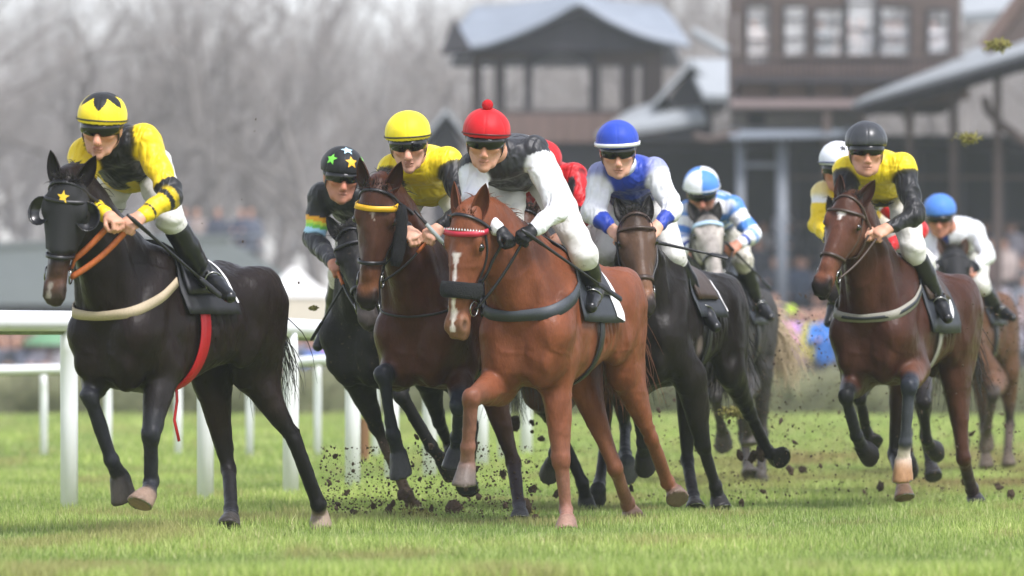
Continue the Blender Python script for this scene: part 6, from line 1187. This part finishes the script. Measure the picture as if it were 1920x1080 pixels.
# ------------------------------------------------------------------ reins and whips
def lw(H, p): return np.array(H['root'].matrix_basis @ Vector(tuple(map(float, p))))
def rein(k, mat, side, rad=.0075, sag=.03, grip=None, wide=1.):
    H, Rr = HORSES[k], RIDERS[k]
    for S in side:
        s = 1 if S == 'L' else -1; b = H['fld'].snap(H['hp'](.765, .072*s, -.125), .014); w = Rr['J']['ha'+S]; P = []
        for t in np.linspace(0, 1, 14):
            p = b*(1-t)+w*t+A((0, 0, -sag*math.sin(math.pi*t))); d = float(H['fld'].sdf(p[None])[0])
            for _ in range(4):
                d = float(H['fld'].sdf(p[None])[0])
                if d < .012: p = p+H['fld'].grad(p[None])[0]*(.014-d)
            P.append(p)
        mb = MB(); mb.tube(P, rad, 6, fl=wide, side=(0, 0, 1)); o = mb.build('rein', M[mat], H['root'], True)
        if grip: mb = MB(); mb.tube(P[9:], rad*1.5, 6); mb.build('rein_grip', M[grip], o, True)
for k, mat, side, rad, grip in (('lead', 'orange_leather', 'LR', .0085, None), ('black', 'black_leather', 'R', .007, 'orange_leather'), ('bay', 'black_leather', 'LR', .0065, 'orange_leather'), ('chestnut', 'black_leather', 'LR', .0085, None), ('navy', 'black_leather', 'LR', .007, None), ('grey', 'black_leather', 'LR', .007, None), ('right', 'brown_leather', 'LR', .0075, None), ('far', 'black_leather', 'L', .007, None)):
    rein(k, mat, side, rad, grip=grip, wide=1.9 if k == 'lead' else 1.)
def whip(k, label, a, b, f0, f1, flap=True):
    """a riding whip from the hand to its flap; a, b given as offsets (forward, left, up) in the horse's frame"""
    H = HORSES[k]; a, b = A(a), A(b); d = nrm(b-a); L = np.linalg.norm(b-a); e = empty('riding_whip', tuple(H['root'].location), H['root'].rotation_euler[2]); tag(e, label, 'whip', 'riding whips')
    mb = MB(); mb.tube([a-d*.10, a, a+d*L*.5, a+d*L*.8], [.010, .010, .0075, .006], 8); mb.build('shaft', M['black_leather'], e, True)
    if flap: mb = MB(); mb.tube([a+d*L*.72, a+d*L*.76, b-d*.01, b], [.010, .016, .017, .012], 8, fl=.45, side=(0, 1, 0)); mb.build('flap', M['black_leather'], e, True)
    mb = MB(); mb.tube([a-d*.13, a-d*.08, a+d*.04], [.008, .0125, .011], 8); mb.build('handle', M[f0], e, True)
flat('grey_grip', '9aa39f', .6)
whip('lead', 'black riding whip held along the shoulder of the leading horse', (0.84, 0.322, 1.593), (0.36, 0.482, 1.255), 'black_leather', 0, True)
whip('black', 'black riding whip pointing down beside the black horse', (0.86, 0.102, 1.447), (0.85, -0.197, 1.039), 'black_leather', 0, True)
whip('bay', 'grey handled riding whip in the hand of the yellow silks jockey', (0.95, 0.188, 1.641), (1.0, 0.082, 1.772), 'grey_grip', 0, False)
whip('chestnut', 'long black riding whip across the chestnut saddle', (0.92, 0.169, 1.564), (0.4, 0.465, 1.253), 'black_leather', 0, True)
whip('navy', 'black riding whip pointing right from the blue cuffed jockey', (0.92, 0.213, 1.605), (0.86, 0.612, 1.516), 'black_leather', 0, True)
whip('grey', 'black riding whip beside the muddy breeches on the grey', (0.84, 0.237, 1.674), (0.5, 0.424, 1.423), 'black_leather', 0, True)
# ------------------------------------------------------------------ earth thrown up by the hooves
soil = simple('soil', lin('4e3e2f'), .95, var=.35, nscale=60, bmp=.8, bdist=.01); rs = np.random.default_rng(77)
def clod_mesh(seed):
    mb = MB().sphere((0, 0, 0), 1., 9, 7); V = np.array(mb.v); n = 1+.45*vnoise(V+seed*7.3, 1.3, seed)+.30*vnoise(V+seed*3.1, 3.1, seed+1); me = mesh_obj('earth_clod', V*n[:, None]*np.array([1, .8, .65]), mb.f, soil, smooth=False); return me
cps = [clod_mesh(s) for s in range(6)]; cu = set()
def clod(px, py, d, r):
    i = int(rs.integers(6)); o = cps[i]
    if i in cu: o = o.copy(); COL.objects.link(o)
    cu.add(i); p = at(px, py, d); o.location = (p[0], p[1], max(p[2], .01)); o.rotation_euler = rs.uniform(0, 6.28, 3); r *= rs.uniform(.75, 1.25); o.scale = (r*rs.uniform(.8, 1.35), r*rs.uniform(.7, 1.15), r*rs.uniform(.65, 1.1)); tag(o, 'clod of dark earth flying up from the hooves', 'clod', 'clods of earth thrown up by the horses')
def cloud(n, x0, x1, y0, y1, d0, d1, r0, r1, up=1.6):
    for _ in range(n): clod(rs.uniform(x0, x1), y1-(y1-y0)*rs.random()**up, rs.uniform(d0, d1), r0+(r1-r0)*rs.random()**2.5)
cloud(70, 600, 830, 820, 985, 31.6, 33.2, .007, .026); cloud(34, 800, 1010, 830, 985, 31.4, 33, .007, .026); cloud(18, 940, 1040, 790, 960, 33, 36, .008, .03); cloud(46, 1180, 1500, 740, 965, 34.2, 36.5, .007, .026); cloud(60, 1500, 1900, 770, 965, 35, 39, .008, .030); cloud(14, 1560, 1900, 580, 780, 36, 41, .005, .014, 1); cloud(12, 230, 560, 190, 640, 31, 34, .004, .010, 1); cloud(10, 1180, 1560, 380, 760, 33, 37, .005, .012, 1)
for px, py, d, r in ((965, 795, 34.5, .045), (985, 955, 32.4, .055), (850, 952, 32.6, .05), (1015, 822, 35, .035), (1045, 925, 33.5, .035), (1425, 850, 34.5, .04), (1410, 856, 34.6, .04), (1388, 855, 34.8, .03), (1482, 882, 36, .035), (1390, 945, 34.2, .03), (560, 530, 33, .012), (1650, 912, 35.6, .03), (1895, 930, 35.2, .035), (755, 930, 32.3, .05), (790, 962, 32.3, .045), (735, 945, 32.4, .03), (700, 950, 32.2, .025), (660, 960, 32, .02), (1505, 880, 38, .03)): clod(px, py, d, r)
# fine soil spray: too small to count
n = 22000; px = np.concatenate([rs.uniform(600, 1000, n//4), rs.uniform(1000, 1480, n//4), rs.uniform(1300, 1920, n-n//4*2)]); py = np.concatenate([985-150*rs.random(n//4)**1.7, 965-260*rs.random(n//4)**1.5, 950-400*rs.random(n-n//4*2)**1.5]); dd = np.where(px < 1000, rs.uniform(31.5, 33.5, n), rs.uniform(34, 45, n))
C0 = np.stack([(px-960)*dd/10500, dd, np.maximum(.97+(660-py)*dd/10500, .01)], 1); tet = np.array([(1, 1, 1), (1, -1, -1), (-1, 1, -1), (-1, -1, 1)])*.6; r = (.0016+.0095*rs.random(n)**4)[:, None, None]
V = (C0[:, None, :]+tet[None]*r*rs.uniform(.5, 1.4, (n, 4, 3))).reshape(-1, 3); b = np.arange(n)[:, None]*4; F = np.concatenate([b+np.array([q]) for q in ((0, 1, 2), (0, 3, 1), (0, 2, 3), (1, 3, 2))])
tag(mesh_obj('flying_soil', V, F, soil, smooth=False), 'fine spray of earth kicked up behind the hooves', 'soil', kind='stuff')
# torn-up turf: mounds where hooves have dug in, and tufts in the air
def turf(px, py, d, r, lab, ground):
    p = at(px, py, d); e = empty('turf_divot', (p[0], p[1], 0 if ground else p[2])); tag(e, lab, 'turf'); mb = MB().sphere((0, 0, .0 if ground else 0), (r*.7, r*.5, r*.32), 12, 7); V = np.array(mb.v); V = V*(1+.35*vnoise(V, 2.2/r, 3)+.2*vnoise(V, 6/r, 4))[:, None]; mesh_obj('earth', V, mb.f, soil, e, smooth=False); gb = MB()
    for _ in range(190): q = A(rs.normal(0, r*.5, 3))*A((1, .7, .45)); t = q+nrm(rs.normal(0, 1, 3)+A((0, 0, .8 if ground else .2)))*r*rs.uniform(.3, .75); gb.tube([q, (q+t)/2+rs.normal(0, r*.1, 3), t], [.0055, .0045, .0015], 3, cap=False)
    gb.build('grass_blades', flat('tuft_straw', '7f7a3c', .8, var=.3), e)
turf(775, 976, 32.2, .10, 'dug up turf round the muddy hoof of the black horse', True); turf(985, 966, 32.6, .07, 'heap of torn turf behind the bay horse hind hoof', True); turf(850, 968, 32.9, .06, 'small torn divot in front of the bay hind hoof', True)
turf(1815, 260, 39.5, .065, 'yellow-green tuft of turf in the air right of the black helmet', False); turf(1872, 84, 39.5, .07, 'olive tuft of turf in the air at the top right', False); turf(1372, 772, 36, .06, 'tuft of torn grass between the dark and grey horses', False); turf(588, 578, 33, .02, 'small tuft of grass in the air before the black horse', False)
